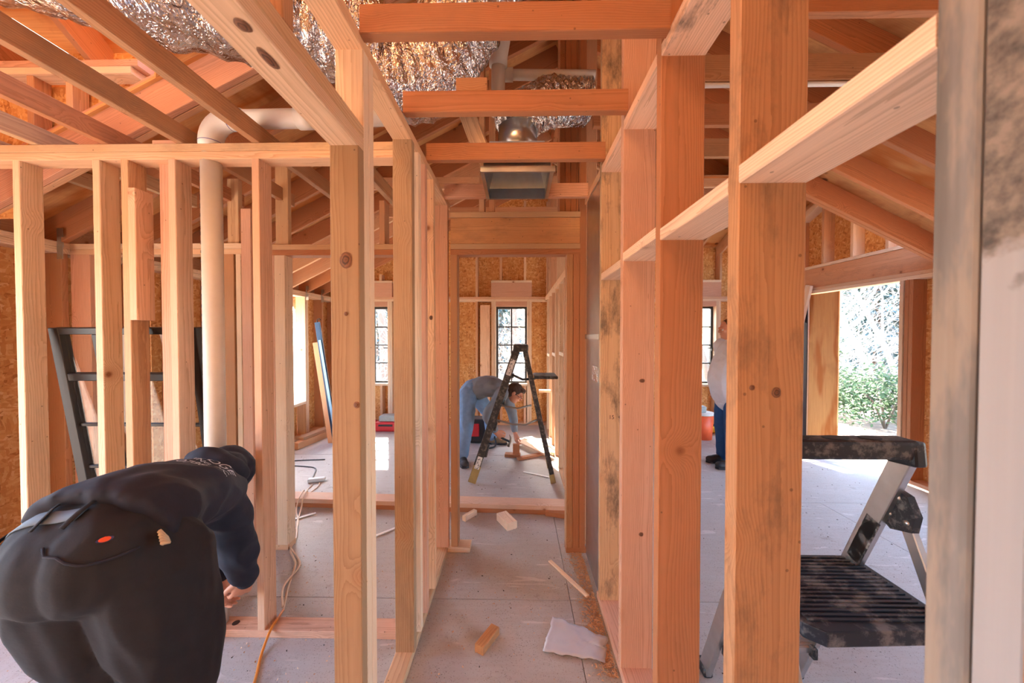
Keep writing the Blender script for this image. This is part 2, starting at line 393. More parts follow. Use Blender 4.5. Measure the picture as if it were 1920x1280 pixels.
# plumbing wall across on the left, 2x4
wp = wall('wall_plumbing', (-1.6, 1.77, 0))
Y0, Y1 = 1.73, 1.819
bx('bottom_plate', -3.15, XL0, Y0, Y1, 0, S, PINK, wp, stain=.2)
bx('top_plate', -3.15, XL0, Y0, Y1, 2.385, 2.385+S, lin(226, 182, 144), wp)
bx('top_plate', -3.15, XL0, Y0, Y1, 2.424, 2.424+S, TAN, wp, stain=.3)
for x, tn in ((-2.509, lin(224, 196, 162)), (-2.104, lin(222, 190, 156)), (-1.961, lin(212, 170, 130)), (-1.724, lin(218, 184, 156)), (-1.307, lin(214, 172, 142)), (-2.91, None)):
    bx('stud', x, x+S, Y0, Y1, S, 2.385, tn, wp, stain=.1)
bx('stud', -1.82, -1.731, 1.781, 1.819, S, 2.385, PINK, wp)
bx('scrap_block', -1.922, -1.884, Y0-.006, Y1-.006, 1.595, 2.245, lin(218, 180, 150), wp)
bx('shim_block', -1.82, -1.65, Y0+.02, Y1, 2.462, 2.49, PINK, wp)

for x_, y_ in ((-1.452, 1.775),):
    bm = bmesh.new(); add_tube(bm, [(x_, y_, S), (x_, y_, S+.0012)], .017, 18); solid('drill_hole', bm, plain('hole_shade', (58, 34, 22), .9), wp)  # flat dark disc; the hole's inner shade is put into its colour
# doorway wall (second cross wall)
wd = wall('wall_doorway', (-.2, 2.5, 0))
D0, D1 = 2.45, 2.539
bx('header_plate', -3.15, -1.93, D0, D1, 2.085, 2.085+S, None, wd); bx('header_plate', -3.15, -1.93, D0, D1, 2.124, 2.162, PALE, wd)
bx('header_plate', -1.74, XL0, D0, D1, 2.075, 2.075+S, RED, wd); bx('header_plate', -1.74, XL0, D0, D1, 2.1135, 2.151, TAN, wd)
for x0, x1, tn, zt in ((-3.15, -3.012, PINK, 2.085), (-2.40, -2.36, None, 2.085), (-2.08, -1.985, DFIR, 2.085), (-1.972, -1.935, PALE, 2.085), (-1.932, -1.862, PINK, 2.40), (-1.735, -1.70, PINK, 2.075), (-1.70, -1.625, PALE, 2.075)):
    bx('stud', x0, x1, D0, D1, S, zt, tn, wd)
bx('stud', -1.70, -1.61, D0+.02, D0+.058, 2.151, 2.75, TAN, wd); bx('stud', -2.05, -1.97, D0+.03, D0+.068, 2.162, 2.62, TAN, wd)
bx('bottom_plate', -3.15, -1.625, D0, D1, 0, S, None, wd)
bx('bottom_plate', XL0, -.335, D0-.01, D1, 0, S, PALE, wd)
bx('trimmer', -.468, -.42, D0, D1, S, 2.075, DFIR, wd); bx('king_stud', -.47, -.432, 2.541, 2.579, S, 2.36, None, wd)
HX0, HX1 = -.466, .428
bx('header_plate', HX0, HX1, D0, D1, 2.075, 2.075+S, RED, wd); bx('header_plate', HX0, HX1, D0, D1, 2.1135, 2.1505, TAN, wd)
bx('header_beam', HX0, HX1, D0+.005, D1, 2.151, 2.329, lin(204, 152, 104), wd, stain=.25)
bx('header_plate', HX0, HX1, D0-.004, D1, 2.330, 2.367, TAN, wd)
bx('bottom_plate', .337, .476, D0, D1, 0, S, RED, wd)
for i in range(3): bx('trimmer' if i == 0 else 'king_stud', .337+i*.0445, .337+i*.0445+.043, D0, D1, S, 2.075 if i < 2 else 3.9, (DFIR, RED, RED)[i], wd)
for i in range(4): bx('ridge_post', .30+i*.0395, .30+i*.0395+.038, 2.56, 2.70, 2.16, 3.86, RED, wd)
for x in (-1.28, -.96): bx('cripple', x, x+S, D0, D1, 2.151, 2.45, None, wd)
bx('cripple', -.27, -.232, 2.47, 2.559, 2.367, 3.45, None, wd); bx('cripple', -.20, -.162, 2.47, 2.559, 2.367, 3.45, None, wd)

# the pair of plates lying across the floor
tr = empty('sill_beam', (-.8, 3.06, 0), label='double layer of flat wooden plates lying across the floor behind the doorway', cat='lumber')
for z, tn in ((0, RED), (.038, lin(226, 190, 164))):
    board('plank', (-2.9, 3.185, z+.019), (.452, 3.035, z+.019), .14, .0375, (0, 0, 1), tn, tr)

# left outside wall
we = wall('wall_left', (-3.25, 3, 0))
XE0, XE1 = -3.29, -3.15
def osb_sheet(name, x0, x1, y0, y1, z0, z1, parent): return bx(name, x0, x1, y0, y1, z0, z1, mat=M['osb'], parent=parent)
for a, b, z0, z1 in ((1.5, 1.9, 0, 2.17), (1.904, 3.12, 0, 2.17), (3.124, 3.96, 0, 2.17), (3.96, 5.2, 0, .5), (5.204, 6.1, 0, 2.17)):
    osb_sheet('osb_panel', XE0-.012, XE0, a, b, z0, z1, we)
bx('bottom_plate', XE0, XE1, 1.46, 5.95, 0, S, None, we)
for z in (2.085, 2.124): bx('top_plate', XE0, XE1, -1.3, 6.09, z, z+S, PALE, we)
for k in range(-6, 10):
    y = 2.40+k*.4064
    if 3.90 < y < 5.25 or y < 1.5: continue
    bx('stud', XE0, XE1, y, y+S, S, 2.085, DFIR if k == 0 else None, we)
for y in (1.46, -1.3, 3.92, 3.96, 5.2, 5.239): bx('trimmer', XE0, XE1, y, y+S, S, 2.085, PALE, we)
bx('sill', XE0, XE1, 4.0, 5.2, .5, .538, PALE, we)
for k in range(3): bx('cripple', XE0, XE1, 4.2+k*.3, 4.238+k*.3, S, .5, None, we)

# far wall with three windows
wf = wall('wall_far', (0, 6, 0))
F0, F1 = 5.955, 6.095
WX = [(-2.73, -2.205), (-.37, .154), (2.775, 3.30)]
WZ0, WZ1 = .70, 2.0
bx('bottom_plate', -3.15, 4.0, F0, F1, 0, S, None, wf)
bx('top_plate', -3.15, 4.0, F0, F1, 2.085, 2.123, PALE, wf); bx('top_plate', -3.15, 4.0, F0, F1, 2.124, 2.162, None, wf)
zroof = lambda x: (2.16+.5*(x+3.15) if x < .45 else 2.16+.5*(4.0-x))
xs = [-3.15+k*.4064 for k in range(18)]
inwin = lambda x: any(a-.09 < x+.019 < b+.09 for a, b in WX)
for x in xs:
    if not inwin(x): bx('stud', x, x+S, F0, F1, S, 2.085, None, wf)
    else:
        bx('cripple', x, x+S, F0, F1, S, WZ0-S, None, wf)
    zt = zroof(x)-.02 if x < 2.2 else 2.95
    if zt > 2.3: bx('stud', x, x+S, F0, F1, 2.162 if not inwin(x) else 2.44, zt, None, wf)
for a, b in WX:
    for x in (a-.078, a-.039, b+.001, b+.04): bx('trimmer', x, x+.0375, F0, F1, S, 2.085, PALE, wf)
    bx('sill', a-.02, b+.02, F0, F1, WZ0-S, WZ0, PALE, wf)
    bx('header_beam', a-.08, b+.08, F0, F1-.02, 2.163, 2.40, PINK, wf); bx('header_plate', a-.08, b+.08, F0, F1, 2.401, 2.438, PALE, wf)
    bx('header_plate', a-.0, b+.0, F0, F1, 2.0+.005, 2.084, PINK, wf)
# sheathing sheets round the windows
cutx = [-3.30, -2.73, -2.205, -1.0, -.37, .154, 1.4, 2.775, 3.30, 4.1]
for a, b in zip(cutx, cutx[1:]):
    if (a, b) in WX:
        osb_sheet('osb_panel', a, b, F1, F1+.012, 0, WZ0, wf); osb_sheet('osb_panel', a, b, F1, F1+.012, WZ1, 2.445, wf)
    else: osb_sheet('osb_panel', a-.0005, b+.0005, F1, F1+.012, 0, 2.445, wf)
def poly_sheet(name, pts, thick, mat, parent):
    """flat sheet with corner points pts, thickened along its normal (away from the room below/before it)"""
    pts = [Vector(p) for p in pts]; n = (pts[1]-pts[0]).cross(pts[2]-pts[0]).normalized()
    c = sum(pts, Vector())/len(pts); X = (pts[1]-pts[0]).normalized(); Y = n.cross(X)
    mw = Matrix.Translation(c) @ Matrix((X, Y, n)).transposed().to_4x4(); im = mw.inverted()
    bm = bmesh.new(); v = [bm.verts.new(im @ p) for p in pts]; w = [bm.verts.new((im @ p)+Vector((0, 0, thick))) for p in pts]
    bm.faces.new(v[::-1]); bm.faces.new(w)
    for i in range(len(v)): bm.faces.new((v[i], v[(i+1) % len(v)], w[(i+1) % len(v)], w[i]))
    return solid(name, bm, mat, parent, mw=mw)
for a, b in ((-3.3, -1.2), (-1.2, .45), (.45, 2.4), (2.4, 4.1)):
    za, zb = ((zroof(a)+.2, zroof(b)+.2) if b < 2.5 else (zroof(a)+.2, 2.95))
    poly_sheet('osb_panel', [(b, F1+.001, 2.442), (a, F1+.001, 2.442), (a, F1+.001, max(za, 2.45)), (b, F1+.001, max(zb, 2.45))], .012, M['osb'], wf)

# windows in the far wall
def make_window(i, a, b):
    w = empty('window_%d' % i, ((a+b)/2, 6.08, WZ0), kind='structure')
    y0, y1 = 6.055, 6.11
    t = .034
    for nm, q in (('frame', (a, a+t, y0, y1, WZ0, WZ1)), ('frame', (b-t, b, y0, y1, WZ0, WZ1)), ('frame', (a+t, b-t, y0, y1, WZ0, WZ0+t)), ('frame', (a+t, b-t, y0, y1, WZ1-t, WZ1))):
        bx(nm, *q, mat=M['black_frame'], parent=w)
    m = (a+b)/2
    bx('muntin', m-.012, m+.012, y0+.012, y1-.012, WZ0+t, WZ1-t, mat=M['black_frame'], parent=w)
    for k in (1, 2, 3):
        z = WZ0+t+(WZ1-WZ0-2*t)*k/4; bx('muntin', a+t, b-t, y0+.013, y1-.013, z-.011, z+.011, mat=M['black_frame'], parent=w)
    bx('pane', a+t, b-t, y0+.024, y0+.03, WZ0+t, WZ1-t, mat=M['window_glass'], parent=w)
    bm = bmesh.new(); add_box(bm, (b-.02, y0-.012, 1.28), (.02, .02, .06)); add_box(bm, (b-.055, y0-.026, 1.30), (.09, .012, .016)); bevel(bm, .003, 1)
    solid('handle', bm, M['black_frame'], w)
for i, (a, b) in enumerate(WX): make_window(i+1, a, b)

# right outside wall with the wide door opening and an added unseen one for side light
wq = wall('wall_right', (4.07, 4, 0))
Q0, Q1 = 4.0, 4.14
for a, b in ((-1.3, .2), (2.9, 3.74)): osb_sheet('osb_panel', Q1, Q1+.012, a, b, 0, 2.17, wq)  # gap between these sheets is the added opening, lets in side light
osb_sheet('osb_panel', Q1, Q1+.012, 4.99, 6.1, 0, 2.17, wq)
bx('bottom_plate', Q0, Q1, -1.3, 3.79, 0, S, PINK, wq); bx('bottom_plate', Q0, Q1, 4.98, 5.95, 0, S, None, wq)
for k in range(12):
    y = -1.2+k*.4064
    if y < 3.4 and not .2 < y < 2.9: bx('stud', Q0, Q1, y, y+S, S, 2.085, None, wq)
for y in (.2, 2.9, 3.66, 3.70, 3.752, 4.955, 4.995): bx('trimmer', Q0, Q1, y, y+.0375, S if y < 4 or y > 4.98 else 0, 2.085, RED if y < 3.73 else PALE, wq)
for y in (5.3, 5.65): bx('stud', Q0, Q1, y, y+S, S, 2.085, None, wq)
for z in (2.085, 2.124): bx('header_plate', Q0, Q1, -1.3, 6.09, z, z+S, PALE if z < 2.1 else None, wq)
bx('header_beam', Q0+.01, Q1, 3.4, 6.0, 2.163, 2.42, lin(208, 152, 110), wq, stain=.25)
bx('header_plate', Q0, Q1, 3.4, 6.0, 2.421, 2.459, PALE, wq)
GR = lambda y: 2.75+.42*min(max(y-3.45, 0), max(6.05-y, 0))
for k in range(7):
    y = 3.5+k*.4064; bx('stud', Q0, Q1, y, y+S, 2.459, GR(y), None, wq)
poly_sheet('osb_panel', [(Q1, 3.3, 2.16), (Q1, 6.1, 2.16), (Q1, 6.1, GR(6.05)+.05), (Q1, 4.75, GR(4.75)+.06), (Q1, 3.3, 2.75)][::-1], -.012, M['osb'], wq)
for (ya, yb) in ((3.45, 4.76), (6.05, 4.74)):
    for dz in (0, .039): board('rake_plate', (4.07, ya, GR(ya)+dz), (4.07, yb, GR(yb)+dz), .14, .038, (0, 0, 1), PALE, wq)
# plywood panel standing in the opening
pp = empty('plywood_panel', (4.05, 4.6, 0), label='orange plywood sheet standing in the wide door opening on its far side', cat='plywood')
bx('sheet', 4.01, 4.028, 4.50, 4.948, 0.0, 2.07, mat=M['smooth_plywood'], parent=pp)
# dark wrapped strip beside it
tp = plain('house_wrap', (52, 52, 58), .5, 0, .2, 10)
bx('wrap_strip', 3.99, 4.0, 4.955, 5.12, 0.0, 2.05, mat=M['house_wrap'], parent=wq)
board('brace', (3.95, 5.02, 1.7), (3.95, 4.88, 2.19), .089, .038, (1, 0, 0), PALE, wq)

# rear wall behind the camera (unseen, closed to keep light off front faces)
wb = wall('wall_rear', (1.5, -1.35, 0))
for a, b in ((-3.3, -2.604), (-2.6, -1.804), (-1.8, -.604), (-.6, .6), (.604, 1.82), (1.824, 3.04), (3.044, 4.15)): osb_sheet('osb_panel', a, b, -1.42, -1.408, 0, 2.6, wb)
for k in range(12): bx('stud', -.6+k*.4064, -.562+k*.4064, -1.408, -1.319, S, 2.5, None, wb)

# roofs
def rafter(parent, y, xa, za, xb, zb, depth=.184, tn=None, name='rafter'):
    """2x8 standing on edge in the plane Y = y; (xa, za)-(xb, zb) is its lower edge"""
    d = Vector((xb-xa, 0, zb-za)).normalized(); n = Vector((-d.z, 0, d.x)); n = n if n.z > 0 else -n
    return board(name, Vector((xa, y, za))+n*depth/2, Vector((xb, y, zb))+n*depth/2, depth, S, (0, 1, 0), tn, parent)
rl = empty('roof_left', (-1.3, 4, 2.16), kind='structure')
zl = lambda x: 2.16+.5*(x+3.15)
ryl = [1.97, 2.012] + [2.40+k*.4064 for k in range(9)]
for i, y in enumerate(ryl):
    rafter(rl, y+.019, -3.6, zl(-3.6), .42, zl(.42), .235 if i == 0 else .184, lin(214, 158, 128) if i == 0 else (RED if R.random() < .6 else None))
rr = empty('roof_right', (2.2, 2, 2.16), kind='structure')
zr = lambda x: 2.16+.5*(4.0-x)
for k in range(19):
    y = -1.1+k*.4064
    if y < 3.3: rafter(rr, y, .48, zr(.48), 4.5, zr(4.5), tn=RED if k % 2 else lin(210, 140, 92))
    elif y < 3.45: pass
    else: rafter(rr, y, .48, zr(.48), 2.45, zr(2.45))
for y in (3.36, 3.40): rafter(rr, y, .48, zr(.48), 4.5, zr(4.5), tn=lin(210, 140, 92))
board('valley_board', (2.45, 3.44, zr(2.45)+.02), (2.45, 6.0, zr(2.45)+.02), .14, S, (.44, 0, .9), None, rr)
bx('ridge_board', .425, .47, -1.2, 6.08, 3.86, 4.14, RED, rr)
bx('ridge_sun_block', .36, .54, -1.4, 6.3, 4.165, 4.2, mat=M['plywood'], parent=rr)  # added out of view to stop sun leaking at the ridge
zt = .184/math.cos(math.atan(.5))
def sheet_x(parent, ya, yb, xa, xb, zf, mat='plywood'):
    return poly_sheet('plywood_sheet', [(xa, ya, zf(xa)+zt), (xb, ya, zf(xb)+zt), (xb, yb, zf(xb)+zt), (xa, yb, zf(xa)+zt)], .015, M[mat], parent)
for ya, yb in ((1.95, 3.17), (3.17, 4.39), (4.39, 5.61), (5.61, 6.3)):
    for xa, xb in ((-3.75, -2.66), (-2.66, -1.57), (-1.57, -.48), (-.48, .46)): sheet_x(rl, ya, yb, xa, xb, zl)
for ya, yb in ((-1.4, -.1), (-.1, 1.12), (1.12, 2.34), (2.34, 3.46)):
    for xa, xb in ((.44, 1.5), (1.5, 2.6), (2.6, 3.7), (3.7, 4.7)): sheet_x(rr, yb, ya, xb, xa, lambda x: zr(x))
for ya, yb in ((3.46, 4.7), (4.7, 6.3)):
    for xa, xb in ((.44, 1.5), (1.5, 2.6)): sheet_x(rr, yb, ya, xb, xa, lambda x: zr(x))
# valley part of the left roof, over the hall
vy = lambda x: 1.95-(x+2.09)*.714
poly_sheet('plywood_sheet', [(.46, 1.946, zl(.46)+zt), (-2.0, 1.946, zl(-2.0)+zt), (.46, vy(.46)-.05, zl(.46)+zt)], .015, M['plywood'], rl)
# dormer roof over the left front, rising towards the camera
rd = empty('roof_dormer', (-2.4, 1, 3), kind='structure')
zd = lambda y: 3.03+.70*(1.95-y)
bx('dormer_plate', -4.0, -2.12, 1.93, 2.02, 2.955, 2.993, PALE, rd); bx('dormer_plate', -4.0, -2.08, 1.93, 2.02, 2.994, 3.03, PINK, rd)
osb_sheet('osb_panel', -4.0, -2.9, 2.03, 2.042, 2.2, 2.955, rd)
poly_sheet('osb_panel', [(-2.9, 2.03, 2.48), (-2.1, 2.03, 2.88), (-2.1, 2.03, 2.955), (-2.9, 2.03, 2.955)][::-1], .012, M['osb'], rd)
for x in (-3.55, -3.15, -2.72, -2.5): bx('cripple', x, x+S, 1.94, 2.02, 2.2 if x < -3 else zl(x)+.2, 2.955, None, rd)
for x in (-3.9, -3.39, -2.88, -2.37, -1.86, -1.35, -.84, -.33):
    ys_ = 2.35 if x < -2.3 else (1.93 if x < -2.09 else vy(x))
    d = Vector((0, -1, .7)).normalized(); n = Vector((0, .7, 1)).normalized()
    board('rafter', Vector((x, ys_, zd(ys_)))+n*.092, Vector((x, -1.3, zd(-1.3)))+n*.092, .184, S, (1, 0, 0), RED, rd)
zq = .184*math.sqrt(1+.49)
V = lambda x, y: (x, y, zd(y)+zq)
for xa, xb in ((-4.2, -3.38), (-3.377, -2.37)): 
    poly_sheet('plywood_sheet', [V(xa, 2.4), V(xb, 2.4), V(xb, .7), V(xa, .7)][::-1], -.015, M['plywood'], rd)
    poly_sheet('plywood_sheet', [V(xa, .697), V(xb, .697), V(xb, -1.4), V(xa, -1.4)][::-1], -.015, M['plywood'], rd)
poly_sheet('plywood_sheet', [V(-2.367, 2.4), V(-2.12, 2.4), V(-2.0, 1.9), V(-1.0, vy(-1.0)+.02), V(-1.0, -.3), V(-2.367, -.3)][::-1], -.015, M['plywood'], rd)
poly_sheet('plywood_sheet', [V(-.997, vy(-1)+.02), V(.46, vy(.46)+.02), V(.46, -1.4), V(-.997, -1.4)][::-1], -.015, M['plywood'], rd)
poly_sheet('osb_panel', [(-3.29, 1.95, 2.172), (-3.29, -1.4, 2.172), (-3.29, -1.4, zd(-1.4)+zq), (-3.29, 1.95, zd(1.95)+zq)][::-1], -.012, M['osb'], we)  # added out of view to shut skylight out above the left wall
poly_sheet('osb_panel', [(-3.3, -1.408, 2.602), (.45, -1.408, 2.602), (.45, -1.408, 5.5), (-3.3, -1.408, 5.5)], .012, M['osb'], wb)  # added unseen gable sheet, shuts out skylight from behind
poly_sheet('osb_panel', [(.452, -1.408, 2.602), (4.15, -1.408, 2.602), (.452, -1.408, 4.3)], .012, M['osb'], wb)  # right half of the unseen gable added against rear skylight
poly_sheet('plywood_sheet', [(.44, -1.4, 4.15), (.44, .14, 4.15), (.44, -1.4, 5.6)], .012, M['plywood'], rd)
poly_sheet('osb_panel', [(-2.098, 2.03, 2.88), (-1.45, 2.03, 3.21), (-2.098, 2.03, 3.21)][::-1], .012, M['osb'], rd)  # added to stop sun leaking between the two roof planes
osb_sheet('osb_panel', -4.0, -2.1, 2.05, 2.062, 2.957, 3.16, rd)  # added above the plate to block sun and darken the eave
for a_, b_ in ((-1.3, 1.9), (1.97, 6.1)): bx('eave_sun_block', -3.289, -3.27, a_, b_, 2.163, 2.30, None, we)  # added strip, keeps sun from leaking in under the left eave
for a_, b_ in ((-1.3, 1.0), (1.0, 3.45)): bx('eave_sun_block', 4.12, 4.139, a_, b_, 2.163, 2.30, None, wq)  # same added sun-blocking strip under the right eave
# cross gable over the wide opening
rg = empty('roof_gable', (3.2, 4.75, 2.9), kind='structure')
for k in range(5):
    x = 2.55+k*.4064
    for (ya, yb) in ((3.46, 4.73), (6.05, 4.77)):
        board('rafter', (x, ya, GR(ya)+.17), (x, yb, GR(yb)+.17), .184, S, (1, 0, 0), None, rg)
for (ya, yb) in ((3.40, 4.75), (6.15, 4.75)):
    for xa, xb in ((1.3, 2.8), (2.803, 4.3)):
        za, zb_ = 2.75+.42*(ya-3.45 if ya < 4 else 6.05-ya)+.27, GR(4.75)+.27
        p = [(xa, ya, za), (xb, ya, za), (xb, yb, zb_), (xa, yb, zb_)]
        poly_sheet('plywood_sheet', p if ya < 4 else p[::-1], .015, M['plywood'], rg)

# ceiling joists
ce = empty('ceiling', (0, 1.5, 2.45), kind='structure')
for y, zb, yl in ((1.085, 2.437, 0), (1.492, 2.452, .0), (1.872, 2.440, 0), (2.325, 2.42, 0)):
    bx('ceiling_joist', XL1+.001, XR0-.001, y, y+S, zb, zb+.089, RED if y < 2 else PINK, ce, stain=.12)
bx('ceiling_joist', XL1+.001, XR0-.001, .35, .388, 2.44, 2.529, RED, ce)
for x in (-1.305, -1.683, -2.058, -2.412, -.92, -2.78): bx('ceiling_joist', x, x+S, -1.3, 2.60, 2.463, 2.552, (TAN, DFIR, RED)[int(abs(x*10)) % 3], ce, stain=.25)
for k, y in enumerate((1.16, 1.56, 1.965, 2.375, 2.79)):
    bx('ceiling_tie', .50, 2.6 if y > 1.3 else 2.4, y, y+S, 2.90, 2.90+.089*1.57, RED if k % 2 else DFIR, ce, stain=.2)
for k, y in enumerate((3.4, 4.2)): bx('ceiling_tie', -1.6, 2.5, y, y+S, 2.92, 3.03, None, ce)
# hurricane ties
def tie(x, y, z, parent):
    bm = bmesh.new(); add_box(bm, (x, y, z+.05), (.003, .035, .10)); add_box(bm, (x+.02, y-.018, z-.04), (.04, .003, .10)); add_box(bm, (x+.02, y-.016, z+.09), (.04, .003, .06))
    solid('hurricane_tie', bm, M['galvanized'], parent)
for y in (2.40, 2.806, 5.24, 5.65): tie(-3.147, y-.004, 2.13, rl)
# ------------------------------------------------------------------ more materials
def make_foil():
    s = NT('foil'); tc = s.N('TexCoord').outputs['Object']
    v = s.N('TexVoronoi'); v.inputs['Scale'].default_value = 1; v.feature = 'F1'
    w = s.noise(tc, 11, 4, .6); s.L(s.vmath('ADD', s.vmath('MULTIPLY', tc, (24, 9, 11)), s.vmath('MULTIPLY', w, (5, 5, 5))), v.inputs['Vector'])
    h = s.math('ADD', v.outputs['Distance'], s.math('MULTIPLY', s.noise(s.vmath('MULTIPLY', tc, (60, 14, 16)), 1., 3), .8)); s.bump(h, .8, .016)
    col = s.mix(s.noise(tc, 6, 3), lin(226, 224, 224), lin(186, 184, 186))
    s.set(col, .17, 1.)
make_foil()
plain('aluminium', (196, 198, 200), .38, 1., .15, 20, .03)
plain('rubber_black', (24, 28, 36), .5, 0, .25, 20, .05, ((150, 146, 140), 22, .4))
plain('tread_black', (24, 34, 48), .45, 0, .25, 18, .05, ((150, 152, 154), 12, .5))
plain('rail_dark', (44, 40, 38), .55, 0, .3, 14, .05, ((150, 138, 122), 26, .35))
plain('rail_foot', (150, 126, 76), .6, 0, .3, 14)
plain('steel_dull', (140, 132, 122), .45, .8, .2, 20)
plain('label_white', (214, 208, 200), .5, 0, .2, 60, 0, ((40, 40, 44), 40, .9))
plain('label_black', (34, 34, 38), .5, 0, .2, 40, 0, ((190, 190, 190), 24, .8))
plain('hoodie_navy', (26, 30, 46), .85, 0, .3, 26, .15)
plain('trouser_black', (24, 25, 33), .85, 0, .35, 34, .15)
plain('belt_grey', (92, 110, 128), .7, 0, .2, 20)
plain('print_grey', (186, 190, 200), .8)
plain('logo_orange', (214, 78, 40), .6); plain('logo_blue', (50, 52, 100), .6)
plain('pocket_cream', (186, 170, 146), .8)
plain('skin', (206, 142, 112), .5, 0, .12, 30)
plain('hair_brown', (72, 50, 38), .7, 0, .3, 80, .2)
plain('shirt_blue', (118, 126, 136), .85, 0, .15, 20, .15)
plain('jeans_light', (112, 142, 178), .85, 0, .25, 22, .15)
plain('jeans_dark', (34, 78, 132), .85, 0, .2, 22, .15)
plain('shirt_white', (214, 216, 228), .85, 0, .08, 20, .15)
plain('shoe_dark', (50, 48, 50), .7, 0, .3, 30, .1)
plain('shoe_tan', (128, 108, 84), .75, 0, .3, 30, .1)
plain('cord_orange', (214, 128, 40), .5); plain('cord_pale', (214, 186, 156), .5); plain('cord_black', (36, 40, 46), .5)
plain('plug_white', (206, 212, 210), .5)
plain('tool_red', (196, 36, 44), .45, 0, .15); plain('tool_black', (34, 34, 38), .5, 0, .2); plain('tool_grey', (150, 160, 160), .5, 0, .2)
plain('bucket_orange', (226, 92, 48), .45); plain('lid_white', (216, 216, 210), .5); plain('tool_yellow', (224, 186, 40), .5)
plain('white_strip', (226, 226, 222), .5)
plain('bark', (120, 108, 98), .9, 0, .3, 9, .2); plain('bark_pale', (168, 160, 152), .9, 0, .25, 9, .2)
plain('leaf_green', (72, 92, 52), .8, 0, .4, 6); plain('needle_green', (104, 122, 118), .8, 0, .4, 6)
def make_ground():
    s = NT('leaf_litter'); tc = s.N('TexCoord').outputs['Object']
    n = s.noise(tc, 3, 8, .75); v = s.N('TexVoronoi'); v.inputs['Scale'].default_value = 9; s.L(tc, v.inputs['Vector'])
    sp = s.N('SeparateColor'); s.L(v.outputs['Color'], sp.inputs[0])
    col = s.mix(n, lin(96, 74, 56), lin(168, 148, 126)); col = s.mix(s.math('MULTIPLY', sp.outputs[0], .5), col, lin(184, 160, 134))
    s.bump(n, .6, .05); s.set(col, .9)
make_ground()
def make_film():
    s = NT('plastic_film'); s.set(lin(214, 214, 220), .3); s.b.inputs['Transmission Weight'].default_value = .25; s.b.inputs['Roughness'].default_value = .35
make_film()
def make_chips():
    s = NT('wood_chips'); oi = s.N('TexCoord').outputs['Object']; n = s.noise(oi, 40, 2)
    s.set(s.mix(n, lin(176, 132, 98), lin(224, 188, 150)), .8)
make_chips()
# ------------------------------------------------------------------ pipes and ducts
def mkduct(name, label, pts, r, seed, squash=1.0):
    bm = bmesh.new(); P = crom(pts, 22); rnd = random.Random(seed)
    seg = 44; rg = add_tube(bm, P, r, seg)
    o = Vector((seed*3.1, seed*1.7, 0))
    for i, ring in enumerate(rg):
        c = sum((v.co for v in ring), Vector())/seg
        rib = .007*math.sin(i*1.35)
        for v in ring:
            d = (v.co-c).normalized()
            q = v.co*5+o
            v.co += d*(rib+.030*mnoise.noise(q)+.016*abs(mnoise.noise(q*3.1))+.010*mnoise.noise(q*7)); v.co.z += (-.02 if d.z < -.5 else 0)
    return tag(solid(name, bm, M['foil'], smooth=True), label, 'duct', 'flexible foil ducts')
mkduct('foil_duct', 'large silver foil air duct above the left header, sloping over the hall wall', [(-2.9, .85, 3.2), (-2.0, 1.1, 2.93), (-1.4, 1.28, 2.85), (-.95, 1.6, 2.93), (-.66, 1.72, 2.90)], .19, 1)
mkduct('foil_duct', 'large crumpled silver foil air duct above the second hallway joist, curving up', [(-.70, 1.78, 2.80), (-.50, 1.80, 2.84), (-.30, 1.78, 3.03), (-.12, 1.70, 3.30), (.08, 1.57, 3.42), (.22, 1.5, 3.5)], .195, 2)
mkduct('foil_duct', 'silver foil air duct joined to the round collar of the ceiling register box', [(.0, 2.12, 2.74), (.05, 2.15, 2.86), (.2, 2.22, 2.96), (.36, 2.28, 3.01), (.44, 2.3, 3.02)], .125, 3)
# register boot between joists
rb = empty('register_box', (0, 2.12, 2.43), label='galvanized metal register box hung between the last two hallway joists', cat='vent')
bm = bmesh.new()
x0, x1, y0, y1 = -.185, .175, 1.925, 2.315
lo = [(x0, y0), (x1, y0), (x1, y1), (x0, y1)]; hi = [(x0+.03, y0+.03), (x1-.03, y0+.03), (x1-.03, y1-.03), (x0+.03, y1-.03)]
def ring_of(q, z): return [bm.verts.new((a, b, z)) for a, b in q]
A, B, Cc = ring_of(lo, 2.405), ring_of(lo, 2.47), ring_of(hi, 2.58)
A2 = ring_of([(a*1+(.0015 if a < 0 else -.0015), b+(.0015 if b < 2.1 else -.0015)) for a, b in lo], 2.405)
B2 = ring_of([(a+(.0015 if a < 0 else -.0015), b+(.0015 if b < 2.1 else -.0015)) for a, b in lo], 2.47); C2 = ring_of([(a*.99, b) for a, b in hi], 2.578)
for p, q in ((A, B), (B, Cc), (B2, A2), (C2, B2), (A2, A)):
    for i in range(4): bm.faces.new((p[i], p[(i+1) % 4], q[(i+1) % 4], q[i]))
bm.faces.new(Cc); bm.faces.new(C2[::-1])
solid('box', bm, M['galvanized'], rb)
bm = bmesh.new(); add_box(bm, (0, 1.918, 2.41), (.40, .012, .03)); add_box(bm, (-.195, 2.12, 2.408), (.02, .39, .004)); add_box(bm, (.186, 2.12, 2.408), (.02, .39, .004)); add_box(bm, (-.005, 2.322, 2.408), (.4, .014, .004))
solid('flange', bm, M['galvanized'], rb)
tube_obj('collar', [(0, 2.12, 2.57), (0, 2.12, 2.74)], .115, M['galvanized'], rb, 28)
bm = bmesh.new()
for k in range(24):
    a0, a1 = 2*math.pi*k/24, 2*math.pi*(k+1)/24; q = lambda a, r, z: bm.verts.new((r*math.cos(a), 2.12+r*math.sin(a), z))
    bm.faces.new((q(a0, .112, 2.574), q(a1, .112, 2.574), q(a1, .104, 2.574), q(a0, .104, 2.574)))
solid('collar_rim', bm, M['aluminium'], rb)
